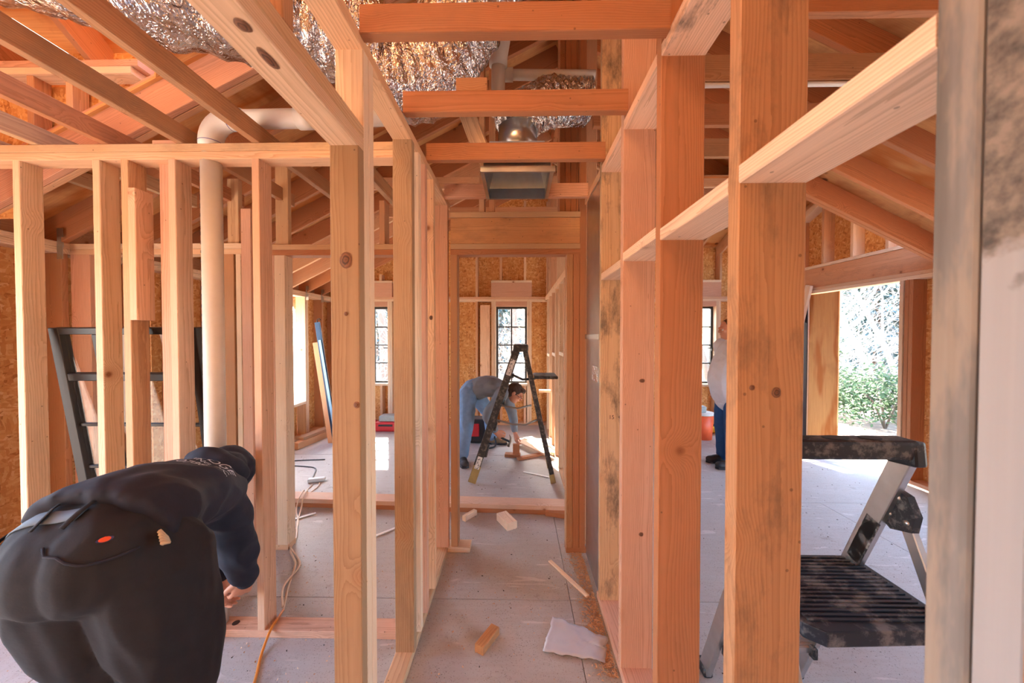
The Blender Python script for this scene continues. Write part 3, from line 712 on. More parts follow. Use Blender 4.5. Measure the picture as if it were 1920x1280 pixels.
# tall sheet-metal riser in the right hall wall
ri = empty('metal_riser_duct', (.53, 2.2, 0), label='tall flat galvanized duct standing in the right hall wall before the doorway', cat='duct')
bm = bmesh.new(); add_box(bm, (.528, 2.215, 1.235), (.126, .395, 2.43)); bevel(bm, .012, 2); solid('sheet', bm, M['galvanized'], ri)
bm = bmesh.new(); add_box(bm, (.463, 2.215, 1.51), (.006, .44, .03)); add_box(bm, (.46, 2.02, 1.51), (.012, .05, .032)); solid('strap', bm, M['aluminium'], ri)
bm = bmesh.new(); add_box(bm, (.4635, 2.13, 1.29), (.003, .16, .09)); solid('foil_tape', bm, M['foil'], ri)
# PVC vents
pv = empty('vent_pipe', (-1.545, 1.775, 0), label='tall white plastic pipe running up through the plumbing wall to an elbow', cat='pipe')
tube_obj('pipe', [(-1.545, 1.775, .0), (-1.545, 1.775, 2.50)], .0445, M['pvc_grey'], pv, 24)
el = [(-1.545, 1.775, 2.46+.0)] + [(-1.545+.11*(1-math.cos(a)), 1.775, 2.49+.11*math.sin(a)) for a in [i*math.pi/2/8 for i in range(9)]] + [(-1.38, 1.775, 2.60)]
tube_obj('elbow', el, .052, M['pvc_white'], pv, 24)
tube_obj('run', [(-1.40, 1.775, 2.60), (-.98, 1.775, 2.605), (-.66, 1.775, 2.61)], .0445, M['pvc_white'], pv, 24)
tube_obj('coupling', [(-1.10, 1.775, 2.604), (-1.02, 1.775, 2.605)], .052, M['pvc_white'], pv, 24)
for q in (((-1.545, 1.775, 2.483), (-1.545, 1.775, 2.486)), ((-1.44, 1.775, 2.60), (-1.436, 1.775, 2.60))): tube_obj('primer_ring', q, .0525, plain('primer_purple', (96, 84, 150), .5), pv, 24)
bm = bmesh.new()
for k in range(46): add_box(bm, (-1.577, 1.7437, 2.34-k*.045), (.0026, .0016, R.uniform(.012, .03)))
tag(solid('print_marks', bm, M['cord_black'], pv), kind='stuff')
dp = empty('drain_pipe', (-1.51, 1.70, 0), label='thin white drain pipe with an elbow in front of the bending man', cat='pipe')
tube_obj('pipe', [(-1.512, 1.695, .0), (-1.512, 1.695, .46)], .0165, M['pvc_white'], dp, 18)
tube_obj('elbow', [(-1.512, 1.695, .43), (-1.514, 1.69, .475), (-1.53, 1.675, .495), (-1.56, 1.645, .49)], .024, M['pvc_white'], dp, 18, n=5)
tube_obj('arm', [(-1.54, 1.665, .494), (-1.80, 1.39, .43)], .0185, M['pvc_white'], dp, 18)
pt = empty('attic_vent_pipe', (-.12, 2.14, 3.2), label='white plastic vent pipe with a tee hanging under the roof above the hallway', cat='pipe')
tube_obj('pipe', [(-.118, 2.14, 2.86), (-.118, 2.14, 3.16)], .041, M['pvc_grey'], pt, 22)
tube_obj('hub', [(-.118, 2.14, 3.12), (-.116, 2.13, 3.17), (-.10, 2.13, 3.26), (-.09, 2.12, 3.42)], .054, M['pvc_grey'], pt, 22)
tube_obj('hub', [(-.118, 2.14, 2.84), (-.118, 2.14, 2.95)], .048, M['pvc_grey'], pt, 22)
tube_obj('branch', [(-.10, 2.2, 3.115), (.47, 2.2, 3.105)], .030, M['pvc_grey'], pt, 20)
tube_obj('branch_collar', [(-.12, 2.2, 3.115), (-.03, 2.2, 3.114)], .038, M['pvc_grey'], pt, 20)
tube_obj('conduit', [(.55, 1.98, 2.885), (2.5, 1.98, 2.885)], .013, M['pvc_white'], ce, 12)
hb = empty('hanger_board', (-.2, 2.0, 2.6), label='short pale board hanging from the roof beside the register box', cat='board')
board('board', (-.345, 2.15, 2.95), (-.20, 1.96, 2.53), .089, .038, (.2, 1, .3), PALE, hb)
sb = empty('scrap_on_joist', (-.2, 1.6, 2.56), label='short dark wood block lying on top of the second hallway joist', cat='block')
bx('block', -.26, -.13, 1.50, 1.59, 2.542, 2.60, DFIR, sb, stain=.4)

# ------------------------------------------------------------------ window leaning behind the plumbing wall
lw = empty('leaning_window', (-2.1, 2.05, 0), label='black framed window sash leaning against the back of the plumbing wall', cat='window')
ang = math.atan2(.21, 1.56); RX = Matrix.Rotation(ang, 4, 'X')
LM = Matrix.Translation((-2.1, 2.075, 0)) @ RX   # local: X right, Z up the sash, leaning towards the camera
def lbx(nm, xa, xb, za, zb, th, mat, dy=0):
    bm = bmesh.new(); add_box(bm, ((xa+xb)/2, dy, (za+zb)/2), (xb-xa, th, zb-za)); bevel(bm, .003, 1)
    solid(nm, bm, mat, lw, mw=LM)
H = 1.575
for q in ((-.40, -.345, 0, H), (.345, .40, 0, H), (-.345, .345, 0, .055), (-.345, .345, H-.035, H)): lbx('frame', *q, .05, M['black_frame'])
lbx('mullion', -.175, -.145, .055, H-.035, .04, M['black_frame'])
lbx('rail', -.345, .345, 1.285, 1.325, .045, M['black_frame'])
for z in (1.03, .78, .52, .27): lbx('muntin', -.345, .345, z-.009, z+.009, .02, M['black_frame'])
lbx('pane', -.345, .345, .055, H-.035, .005, M['window_glass'])

# ------------------------------------------------------------------ aluminium step stool, right
ss = empty('step_stool', (1.05, 1.3, 0), label='aluminium step stool with black ribbed platform and black tool tray', cat='step stool')
def bar(nm, a, b, w, t, mat, par, up=(1, 0, 0)):
    return board(nm, a, b, w, t, up, (1, 1, 1), par, mat)
xl_, xr_ = .845, 1.245
for x in (xl_, xr_):
    q = bar('front_rail', (x, 1.585, .012), (x, 1.155, 1.12), .062, .026, M['aluminium'], ss)
    q2 = bar('rear_leg', (x+(.03 if x > 1 else -.03), 1.205, .99), (x+(.05 if x > 1 else -.05), .83, .012), .036, .022, M['aluminium'], ss)
    bm = bmesh.new(); s1 = .018 if x > 1 else -.018
    pr = [(1.185, 1.01), (1.25, .905), (1.20, .87), (1.135, .89), (1.125, .945), (1.15, 1.0)]
    v = [bm.verts.new((x+s1-.012, a, b)) for a, b in pr]; w = [bm.verts.new((x+s1+.012, a, b)) for a, b in pr]
    bm.faces.new(v); bm.faces.new(w[::-1])
    for i in range(6): bm.faces.new((v[i], w[i], w[(i+1) % 6], v[(i+1) % 6]))
    br = solid('hinge_bracket', bm, M['rubber_black'], ss)
    for a, b in ((1.178, .985), (1.205, .92), (1.15, .915)): tube_obj('rivet', [(x+s1-.016, a, b), (x+s1+.016, a, b)], .009, M['aluminium'], br, 12)
    bm = bmesh.new(); add_box(bm, (x, 1.593, .02), (.04, .08, .04)); bevel(bm, .006, 1); solid('foot', bm, M['rubber_black'], ss)
bm = bmesh.new(); add_box(bm, (1.233, 1.273, .79), (.002, .05, .20), Matrix.Rotation(.37, 3, 'X')); solid('label', bm, M['label_black'], ss)
bm = bmesh.new(); add_box(bm, (1.247, 1.19, 1.035), (.002, .04, .07), Matrix.Rotation(.37, 3, 'X')); solid('label', bm, M['label_white'], ss)
bar('cross_brace', (xl_-.04, .90, .18), (xr_+.04, .90, .18), .03, .016, M['aluminium'], ss, (0, 1, 0))
# platform
bm = bmesh.new()
pf = [(.845, 1.36), (1.262, 1.36), (1.275, 1.33), (1.275, 1.05), (1.25, 1.015), (.875, 1.0), (.835, 1.035), (.835, 1.33)]
v = [bm.verts.new((a, b, .68)) for a, b in pf]; w = [bm.verts.new((a, b, .635)) for a, b in pf]
bm.faces.new(v); bm.faces.new(w[::-1])
for i in range(8): bm.faces.new((v[i], v[(i+1) % 8], w[(i+1) % 8], w[i]))
bevel(bm, .004, 2); pl = solid('platform', bm, M['tread_black'], ss)
for k in range(17):
    bm = bmesh.new(); add_box(bm, (1.055, 1.045+k*.0185, .6815), (.40, .009, .006)); bevel(bm, .0015, 1); solid('tread_rib', bm, M['tread_black'], pl)
for z, y in ((.455, 1.40), (.21, 1.50)):
    bm = bmesh.new(); add_box(bm, (1.053, y+.012, z), (.40, .085, .03)); bevel(bm, .004, 1); st = solid('step', bm, M['aluminium'], ss)
    for k in range(5):
        bm = bmesh.new(); add_box(bm, (1.053, y-.02+k*.016, z+.0165), (.40, .006, .004)); solid('tread_rib', bm, M['aluminium'], st)
    for x in (xl_+.02, xr_-.02):
        bm = bmesh.new(); add_box(bm, (x, y-.035, z-.004), (.022, .03, .05)); bevel(bm, .005, 1); solid('step_cap', bm, M['rubber_black'], st)
# tray
bm = bmesh.new(); add_box(bm, (1.045, 1.15, 1.16), (.42, .08, .06)); bevel(bm, .012, 2); ty = solid('tool_tray', bm, M['rubber_black'], ss)
for x, w_ in ((.90, .09), (1.02, .10), (1.13, .08)):
    bm = bmesh.new(); r_ = add_tube(bm, [(x, 1.15, 1.189), (x, 1.15, 1.192)], .024, 20, side=(1, 0, 0))
    for vv in bm.verts: vv.co.x = x+(vv.co.x-x)*w_/.06
    solid('tray_slot', bm, plain('slot_shade', (10, 10, 12), .6), ty)  # dark oval laid on the tray, its colour stands for shade in a slot
for x in (xl_, xr_):
    bm = bmesh.new(); add_box(bm, (x, 1.152, 1.145), (.042, .09, .08), Matrix.Rotation(-.1, 3, 'X')); bevel(bm, .01, 2); solid('tray_end', bm, M['rubber_black'], ty)

# ------------------------------------------------------------------ stepladder in the doorway room
sl = empty('stepladder', (0, 3.8, 0), label='dark paint-spattered stepladder opened behind the doorway', cat='ladder')
TL, TR = (-.015, 1.36), (.075, 1.36); BL, BR = (-.475, 0), (.365, 0)
for i, y in enumerate((3.60, 4.02)):
    dy = .05*(1 if i == 0 else -1)
    q = bar('front_rail', (BL[0], y, .012), (TL[0], y+dy, TL[1]), .075, .028, M['rail_dark'], sl, (0, 1, 0))
    bar('rear_rail', (BR[0], y, .012), (TR[0], y+dy, TR[1]), .05, .026, M['rail_dark'], sl, (0, 1, 0))
    d = Vector((TL[0]-BL[0], dy, TL[1])).normalized()
    p0 = Vector((BL[0], y, .0))
    bar('rail_boot', p0+d*.01, p0+d*.19, .079, .032, M['rail_foot'], q, (0, 1, 0))
    d2 = Vector((TR[0]-BR[0], dy, TR[1])).normalized(); p2 = Vector((BR[0], y, 0)); bar('rail_boot', p2+d2*.01, p2+d2*.10, .054, .03, M['rail_foot'], sl, (0, 1, 0))
    if i == 0:
        for t, L, mt in ((.16, .13, 'label_white'), (1.17, .17, 'label_white')):
            a = p0+d*t+Vector((0, -.0165, 0)); bar('label', a, a+d*L, .05, .002, M[mt], q, (0, 1, 0))
        for z, pts in ((.80, [(-.20, .80), (-.0, .765), (.14, .80)]), (.62, [(-.26, .66), (-.05, .60), (.08, .60), (.21, .655)])):
            tube_obj('spreader', [(a, y+.03, b) for a, b in pts], .010, M['steel_dull'], sl, 8)
bm = bmesh.new(); add_box(bm, (.03, 3.81, 1.385), (.155, .40, .075)); bevel(bm, .018, 2); solid('top_cap', bm, M['rail_dark'], sl)
for k in range(1, 5):
    t = k/5; bm = bmesh.new(); add_box(bm, (BL[0]+(TL[0]-BL[0])*t+.02, 3.81, 1.36*t), (.09, .40-.08*t, .022)); bevel(bm, .004, 1); solid('step', bm, M['rail_dark'], sl)
bm = bmesh.new(); add_box(bm, (.29, 3.79, 1.085), (.24, .36, .03)); bevel(bm, .006, 1); solid('paint_shelf', bm, M['rail_dark'], sl)
tube_obj('shelf_arm', [(-.08, 3.66, 1.12), (.05, 3.66, 1.06), (.18, 3.66, 1.07)], .012, M['rail_dark'], sl, 8)

# ------------------------------------------------------------------ loose lumber and scraps on the floor
def thing_board(name, label, cat, p0, p1, w, t, up=(0, 0, 1), tint=None, group=None, stain=0):
    o = board(name, p0, p1, w, t, up, tint, None, stain=stain); return tag(o, label, cat, group)
thing_board('timber_beam', 'long pale timber on the floor along the left wall, lower one of the pair', 'lumber', (-2.95, 4.62, .045), (-2.78, 5.92, .045), .089, .089, tint=lin(206, 160, 122))
thing_board('timber_beam', 'long timber lying on top of the lower one along the left wall', 'lumber', (-2.97, 4.75, .11), (-2.80, 5.92, .11), .12, .038, tint=lin(180, 146, 118))
lb = thing_board('leaning_plank', 'pale orange plank leaning against the left wall studs', 'plank', (-2.60, 4.93, .0), (-2.85, 5.0, 1.42), .14, .03, (0, 1, 0), lin(232, 172, 122))
tq = empty('leaning_level', (-2.6, 4.9, 0), label='long dark blue level leaning on the pale plank by the left wall', cat='level')
plain('level_blue', (44, 62, 84), .35, .4, .2, 12)
board('body', (-2.545, 4.88, .01), (-2.83, 4.955, 1.70), .07, .025, (0, 1, 0), (1, 1, 1), tq, M['level_blue'])
board('web', (-2.56, 4.863, .25), (-2.78, 4.92, 1.45), .035, .004, (0, 1, 0), (1, 1, 1), tq, plain('level_pale', (150, 190, 214), .35, .3))
tube_obj('hook', [(-2.83, 4.95, 1.69), (-2.83, 4.95, 1.73), (-2.80, 4.95, 1.75), (-2.78, 4.95, 1.73)], .006, M['rail_dark'], tq, 8, n=4)
thing_board('board_offcut', 'tall pale board standing against the far wall left of the window', 'board', (-.55, 5.9, 0), (-.55, 5.93, 2.02), .16, .025, (0, 1, 0), lin(236, 196, 160))
thing_board('wood_offcut', 'small pale wood offcut by the doorway, left one of two near the floor plates', 'offcut', (-.44, 2.86, .022), (-.36, 2.97, .022), .038, .043, tint=PALE)
thing_board('wood_offcut', 'white-topped wood block lying by the floor plates in the doorway', 'offcut', (-.135, 2.90, .03), (-.045, 2.74, .03), .09, .06, tint=lin(232, 206, 178))
thing_board('wood_offcut', 'brown wood offcut alone on the hallway floor near the camera', 'offcut', (-.185, 1.66, .02), (-.115, 1.78, .02), .05, .04, tint=lin(196, 140, 90), stain=.4)
thing_board('wood_offcut', 'flat wood piece at the foot of the floor plates by the right door post', 'offcut', (.24, 2.985, .021), (.42, 2.935, .021), .07, .04, tint=RED)
thing_board('wood_splinter', 'long thin pale splinter of wood lying on the hallway floor', 'splinter', (.215, 2.35, .008), (.405, 2.03, .008), .026, .012, tint=lin(244, 222, 196))
thing_board('cut_board', 'white board end lying in sun beside the stepladder, top of the cut boards', 'board', (.02, 4.9, .06), (.38, 4.35, .06), .13, .02, tint=lin(238, 206, 176))
thing_board('cut_board', 'pale board lying under the white board end beside the stepladder', 'board', (.14, 5.1, .03), (.50, 4.45, .03), .14, .038, tint=PALE)
thing_board('cut_board', 'thin orange stick lying on the floor in front of the cut boards', 'board', (.0, 4.28, .016), (.36, 4.50, .016), .06, .03, tint=RED)
thing_board('cut_board', 'flat block under the upright block by the bending man\'s hand', 'board', (-.16, 4.42, .02), (.03, 4.40, .02), .09, .038, tint=RED)
thing_board('wood_block', 'upright wood block held by the man in the grey-blue shirt', 'block', (-.02, 4.41, .04), (-.02, 4.41, .16), .085, .05, (0, 1, 0), tint=RED)
thing_board('wood_shelf_block', 'small pale block nailed out from the hall wall beyond the stepladder', 'block', (.30, 5.0, .73), (.46, 5.0, .73), .10, .03, tint=lin(240, 214, 184))
for nm, lab, a, b in (('white_strip', 'narrow white strip on the floor behind the plumbing wall', (-1.90, 2.80), (-1.72, 2.96)), ('white_strip', 'narrow white strip on the floor left of the hall stud pair', (-1.12, 2.58), (-.90, 2.80)), ('white_strip', 'thin white strip on the floor under the stepladder', (.06, 3.90), (.36, 3.74))):
    tag(board(nm, (*a, .006), (*b, .006), .022, .008, (0, 0, 1), (1, 1, 1), None, M['white_strip']), lab, 'strip')
thing_board('wood_offcut', 'orange block end on the floor behind the nearest hall post', 'offcut', (-.60, 1.32, .02), (-.53, 1.36, .02), .05, .038, tint=RED)
# plastic bag
bm = bmesh.new(); nx, ny = 22, 12; g = []
c0, ex, ey = Vector((.29, 1.73, .006)), Vector((.225, -.06, 0)), Vector((.045, .14, 0))*.62
for j in range(ny+1):
    row = []
    for i in range(nx+1):
        u, v_ = i/nx*2-1, j/ny*2-1; p = c0+ex*u*.62+ey*v_
        h = .006*(1-abs(v_)**2.5)*(1-abs(u)**4)+.016*abs(mnoise.noise(Vector((u*2.4+v_, v_*1.6, 3))))+.007*abs(mnoise.noise(Vector((u*6, v_*5, 1))))
        p += ey*(-.35*u if v_ > 0 else .12*u)
        row.append(bm.verts.new(p+Vector((.01*mnoise.noise(Vector((u*3, v_*3, 9))), .012*mnoise.noise(Vector((u*4, 0, 5))), h))))
    g.append(row)
for j in range(ny):
    for i in range(nx): bm.faces.new((g[j][i], g[j][i+1], g[j+1][i+1], g[j+1][i]))
o = solid('plastic_bag', bm, M['plastic_film'], smooth=True); md = o.modifiers.new('thick', 'SOLIDIFY'); md.thickness = .003
tag(o, 'crumpled white plastic bag lying on the hallway floor', 'bag')
# cords
ec = empty('extension_cord', (-1.4, 2.0, 0), label='long cord on the floor, orange near the camera and pale past the plate', cat='cord')
tube_obj('cord', [(-1.10, 1.36, .006), (-1.149, 1.50, .006), (-1.214, 1.63, .008), (-1.235, 1.72, .046), (-1.25, 1.80, .046), (-1.29, 1.90, .007)], .0065, M['cord_orange'], ec, 8, n=8)
tube_obj('cord', [(-1.29, 1.90, .007), (-1.38, 2.08, .007), (-1.47, 2.29, .007), (-1.60, 2.44, .007), (-1.66, 2.60, .007), (-1.78, 2.80, .007), (-1.86, 2.98, .02), (-1.90, 3.08, .09), (-1.95, 3.22, .085), (-2.0, 3.32, .007), (-2.0, 3.48, .007), (-2.035, 3.58, .007)], .0065, M['cord_pale'], ec, 8, n=8)
tube_obj('cord', [(-1.30, 1.91, .019), (-1.40, 2.07, .019), (-1.44, 2.29, .007), (-1.62, 2.47, .012), (-1.70, 2.60, .007), (-1.76, 2.78, .007), (-1.90, 2.98, .02), (-1.93, 3.08, .09), (-1.98, 3.22, .085), (-2.05, 3.34, .007), (-2.08, 3.52, .007)], .006, M['cord_pale'], ec, 8, n=8)
bm = bmesh.new(); add_box(bm, (-2.09, 3.62, .02), (.16, .06, .035), Matrix.Rotation(.3, 3, 'Z')); bevel(bm, .006, 1); solid('socket_block', bm, M['plug_white'], ec)
bc = tube_obj('power_cord', [(-2.16, 3.64, .01), (-2.22, 3.80, .006), (-2.30, 3.96, .006), (-2.45, 4.02, .006), (-2.75, 4.05, .006), (-2.9, 4.1, .006), (-2.7, 4.2, .006), (-2.35, 4.25, .006)], .006, M['cord_black'], None, 8, n=8)
tag(bc, 'dark power cord looping on the floor by the left wall opening', 'cord')
# tools far back
tb = empty('tool_case', (-2.1, 5.6, 0), label='red tool case with a grey lid box on the floor below the left window', cat='tool case')
bm = bmesh.new(); add_box(bm, (-2.08, 5.62, .075), (.34, .22, .15)); bevel(bm, .02, 2); solid('body', bm, M['tool_red'], tb)
bm = bmesh.new(); add_box(bm, (-2.08, 5.505, .10), (.22, .012, .03)); solid('handle_slot', bm, M['tool_black'], tb)
bm = bmesh.new(); add_box(bm, (-2.06, 5.64, .195), (.28, .2, .09)); bevel(bm, .012, 1); solid('lid_box', bm, M['tool_grey'], tb)
tb2 = empty('tool_bag', (-2.4, 5.6, 0), label='red and black soft tool bag left of the red tool case', cat='tool bag')
bm = bmesh.new(); bmesh.ops.create_uvsphere(bm, u_segments=16, v_segments=10, radius=1, matrix=Matrix.Translation((-2.42, 5.6, .10)) @ Matrix.Diagonal((.20, .14, .10, 1))); solid('bag', bm, M['tool_red'], tb2, True)
bm = bmesh.new(); add_box(bm, (-2.42, 5.62, .20), (.2, .1, .08)); bevel(bm, .03, 2); solid('flap', bm, M['tool_black'], tb2)
tb3 = empty('compressor', (-.58, 5.0, 0), label='red and black machine on the floor behind the bending man\'s leg', cat='tool')
bm = bmesh.new(); add_box(bm, (-.57, 5.06, .17), (.22, .26, .34)); bevel(bm, .03, 2); solid('housing', bm, M['tool_black'], tb3)
bm = bmesh.new(); add_box(bm, (-.60, 4.925, .19), (.12, .02, .18)); bevel(bm, .008, 1); solid('front_panel', bm, M['tool_red'], tb3)
tube_obj('hose', [(-.47, 5.0, .25), (-.36, 4.9, .2), (-.30, 4.8, .03), (-.38, 4.7, .01), (-.46, 4.75, .01)], .012, M['cord_black'], tb3, 8, n=5)
bk = empty('bucket', (2.72, 5.25, 0), label='orange bucket with a white lid on the floor in the right room', cat='bucket')
bm = bmesh.new(); add_tube(bm, [(2.72, 5.25, 0), (2.72, 5.25, .36)], [.13, .15], 24); solid('body', bm, M['bucket_orange'], bk, True)
tube_obj('lid', [(2.72, 5.25, .355), (2.72, 5.25, .385)], .158, M['lid_white'], bk, 24)
bm = bmesh.new(); add_box(bm, (2.70, 5.25, .43), (.12, .10, .09)); bevel(bm, .01, 1); tag(solid('small_box', bm, M['tool_grey']), 'small grey box resting on the orange bucket lid', 'box')
bk2 = empty('toolbox', (2.95, 5.1, 0), label='yellow and black long toolbox on the floor beside the orange bucket', cat='toolbox')
bm = bmesh.new(); add_box(bm, (3.02, 5.55, .06), (.42, .16, .09)); bevel(bm, .012, 1); solid('body', bm, M['tool_yellow'], bk2)
bm = bmesh.new(); add_box(bm, (3.02, 5.55, .115), (.30, .05, .025)); bevel(bm, .006, 1); solid('handle', bm, M['tool_black'], bk2)
cn = empty('orange_cone', (3.2, 5.5, 0), label='small orange cone beside the yellow toolbox', cat='cone')
bm = bmesh.new(); add_tube(bm, [(3.12, 5.30, .02), (3.12, 5.30, .2)], [.07, .02], 16); solid('body', bm, M['bucket_orange'], cn, True)
bm = bmesh.new(); add_box(bm, (3.12, 5.30, .01), (.18, .18, .02)); solid('base', bm, M['bucket_orange'], cn)
# sawdust and shavings
def scatter(name, n, fx, smin, smax, mat, seed, label):
    rnd = random.Random(seed); bm = bmesh.new()
    for _ in range(n):
        x, y, z = fx(rnd); a = rnd.random()*6.28; l = rnd.uniform(smin, smax); w_ = l*rnd.uniform(.12, .5)
        c, s_ = math.cos(a), math.sin(a); h = rnd.uniform(.0, .004)
        q = [(-l, -w_), (l, -w_), (l, w_), (-l, w_)]
        vs = [bm.verts.new((x+p*c-r_*s_, y+p*s_+r_*c, z+h+.001+.0015*k)) for k, (p, r_) in enumerate(q)]
        bm.faces.new(vs)
    o = solid(name, bm, mat); tag(o, label, 'sawdust', kind='stuff'); return o
scatter('sawdust', 2600, lambda r: (lambda t: (.445-abs(r.gauss(0, .045)), 1.55+t*1.05, 0))(r.random()), .002, .008, M['wood_chips'], 3, 'orange sawdust along the right hall wall plate')
scatter('wood_shavings', 1100, lambda r: (r.uniform(-3, .44), r.uniform(1.1, 2.44), 0), .0015, .006, M['wood_chips'], 5, 'scattered shavings on the near floor')
plain('grit_dark', (74, 58, 48), .9)
scatter('floor_grit', 1400, lambda r: (r.uniform(-2.9, 3.6), r.uniform(.9, 4.5), 0), .0012, .006, M['grit_dark'], 8, 'dark grit scattered over the floor')
# pencil note on the stud before the metal riser
def text_mesh(body, size, ext=0.0):
    cu = bpy.data.curves.new('t', 'FONT'); cu.body = body; cu.size = size; cu.extrude = ext; cu.align_x = 'LEFT'; cu.resolution_u = 3
    o = bpy.data.objects.new('t', cu); C.objects.link(o)
    me = bpy.data.meshes.new_from_object(o.evaluated_get(bpy.context.evaluated_depsgraph_get())); bpy.data.objects.remove(o); return me
me = text_mesh('15  +', .032); link('pencil_mark', me, M['grit_dark'], wr, Matrix(((1, 0, 0, .503), (0, 0, 1, 1.9624), (0, 1, 0, 1.055), (0, 0, 0, 1))))
# ------------------------------------------------------------------ people
def remesh(bm, voxel, smooth=2, name='m', disp=None):
    me = bpy.data.meshes.new('tmp'); bmesh.ops.recalc_face_normals(bm, faces=bm.faces); bm.to_mesh(me); bm.free()
    o = bpy.data.objects.new('tmp', me); C.objects.link(o)
    md = o.modifiers.new('r', 'REMESH'); md.mode = 'VOXEL'; md.voxel_size = voxel
    if smooth: m2 = o.modifiers.new('s', 'SMOOTH'); m2.factor = .5; m2.iterations = smooth
    out = bpy.data.meshes.new_from_object(o.evaluated_get(bpy.context.evaluated_depsgraph_get())); bpy.data.objects.remove(o)
    if disp:
        n = [v.normal.copy() for v in out.vertices]
        for v, nn in zip(out.vertices, n): v.co += nn*disp(v.co)
    for p in out.polygons: p.use_smooth = True
    out.name = name; return out
def ell(bm, c, ax, rad, seg=18):
    m = Matrix((Vector(ax[0])*rad[0], Vector(ax[1])*rad[1], Vector(ax[2])*rad[2])).transposed().to_4x4(); m.translation = Vector(c)
    bmesh.ops.create_uvsphere(bm, u_segments=seg, v_segments=seg//2+2, radius=1, matrix=m)
def limb(bm, pts, side=None, seg=16, n=6, caps=(1, 1)):
    """pts: (x,y,z,ra[,rb]) ; rounded ends"""
    P = [(*p[:3], p[3], p[4] if len(p) > 4 else p[3]) for p in pts]; Q = crom(P, n)
    add_tube(bm, [q[:3] for q in Q], [(q[3], q[4]) for q in Q], seg, side=side)
    for p, on in zip((P[0], P[-1]), caps):
        if not on: continue
        r = min(p[3], p[4]); ell(bm, p[:3], ((1, 0, 0), (0, 1, 0), (0, 0, 1)), (r*.96,)*3, 12)
def frame(f, u):
    f = Vector(f).normalized(); u = Vector(u); u = (u-f*u.dot(f)).normalized(); return f, u, f.cross(u)   # forward, up, right
def head(bm, c, f, u, k=1.0):
    f, u, r = frame(f, u); P = lambda a, b, d: Vector(c)+f*a*k+u*b*k+r*d*k
    ell(bm, P(-.012, .03, 0), (f, u, r), (.098*k, .090*k, .076*k), 22)
    ell(bm, P(.022, -.03, 0), (f, u, r), (.070*k, .085*k, .064*k), 20)
    ell(bm, P(.045, -.082, 0), (f, u, r), (.042*k, .030*k, .040*k), 14)
    ell(bm, P(.088, .022, 0), (f, u, r), (.016*k, .014*k, .05*k), 12)
    ell(bm, P(.10, -.016, 0), (f, u, r), (.024*k, .020*k, .014*k), 12); ell(bm, P(.094, .008, 0), (f, u, r), (.014*k, .028*k, .009*k), 10)
    ell(bm, P(.088, -.052, 0), (f, u, r), (.012*k, .008*k, .026*k), 10)
    for s in (-1, 1):
        ell(bm, P(-.008, -.005, s*.078), (f, u, r), (.022*k, .034*k, .010*k), 10)
        ell(bm, P(.07, -.015, s*.035), (f, u, r), (.022*k, .022*k, .022*k), 10)
def hand(bm, w, d, nrm, thumb, curl=.5, k=1.0):
    """wrist w, direction d, palm normal nrm (fingers curl towards it), thumb side vector"""
    d, t, _ = frame(d, thumb); n = Vector(nrm); n = (n-d*n.dot(d)-t*n.dot(t)).normalized()
    P = lambda a, b, c_: Vector(w)+d*a*k+t*b*k+n*c_*k
    limb(bm, [(*P(-.03, 0, 0), .024*k, .030*k), (*P(.03, 0, 0), .018*k, .038*k), (*P(.085, 0, .004), .015*k, .042*k)], side=n, n=3)
    for i, (off, L) in enumerate(((.033, .074), (.011, .083), (-.011, .077), (-.032, .060))):
        a = P(.085, off, .004); q = [a]; an = .15
        for j, fr in enumerate((.45, .3, .25)):
            an += curl*(.9 if j else .7); q.append(q[-1]+(d*math.cos(an)+n*math.sin(an)+t*off*.9)*L*fr*k)
        limb(bm, [(*p, r_*k) for p, r_ in zip(q, (.0098, .0092, .0085, .0075))], n=2, seg=10)
    q = [P(.022, .03, .006), P(.055, .052, .014), P(.088, .056, .028), P(.108, .048, .04)]
    limb(bm, [(*p, r_*k) for p, r_ in zip(q, (.015, .0125, .0105, .0085))], n=2, seg=10)
def shoe(name, par, ankle, toe_dir, mat, sole, L=.29):
    f = Vector((toe_dir[0], toe_dir[1], 0)).normalized(); r = Vector((f.y, -f.x, 0)); a = Vector((ankle[0], ankle[1], 0))
    bm = bmesh.new(); u = Vector((0, 0, 1))
    ell(bm, a+f*-.03+u*.055, (f, r, u), (.065, .044, .055)); ell(bm, a+f*.07+u*.05, (f, r, u), (.10, .047, .045)); ell(bm, a+f*.15+u*.042, (f, r, u), (.06, .048, .038))
    limb(bm, [(*(a+u*.05), .045), (*(a+u*.13), .046)])
    for v in bm.verts: v.co.z = max(v.co.z, .012)
    o = link(name, remesh(bm, .008, 2), mat, par)
    bm = bmesh.new(); pr = [(-.095, .03), (-.07, .045), (.05, .042), (.13, .052), (.19, .04), (.212, 0)]; pr = pr+[(x, -y) for x, y in pr[-2::-1]]
    v = [bm.verts.new(a+f*x+r*y+u*.001) for x, y in pr]; w = [bm.verts.new(a+f*x+r*y+u*.026) for x, y in pr]
    bm.faces.new(v); bm.faces.new(w[::-1])
    for i in range(len(pr)): bm.faces.new((v[i], w[i], w[(i+1) % len(pr)], v[(i+1) % len(pr)]))
    solid('sole', bm, sole, o)
def fold(amp, sc_, seed=0, stretch=(1, 1, 1)):
    o = Vector((seed*7.3, seed*2.1, seed*5.7))
    def f(p):
        q = Vector((p.x*stretch[0], p.y*stretch[1], p.z*stretch[2]))*sc_+o
        a = mnoise.noise(q); return amp*(1-abs(a)*2.2)+amp*.35*mnoise.noise(q*2.7)
    return f
X3 = ((1, 0, 0), (0, 1, 0), (0, 0, 1))
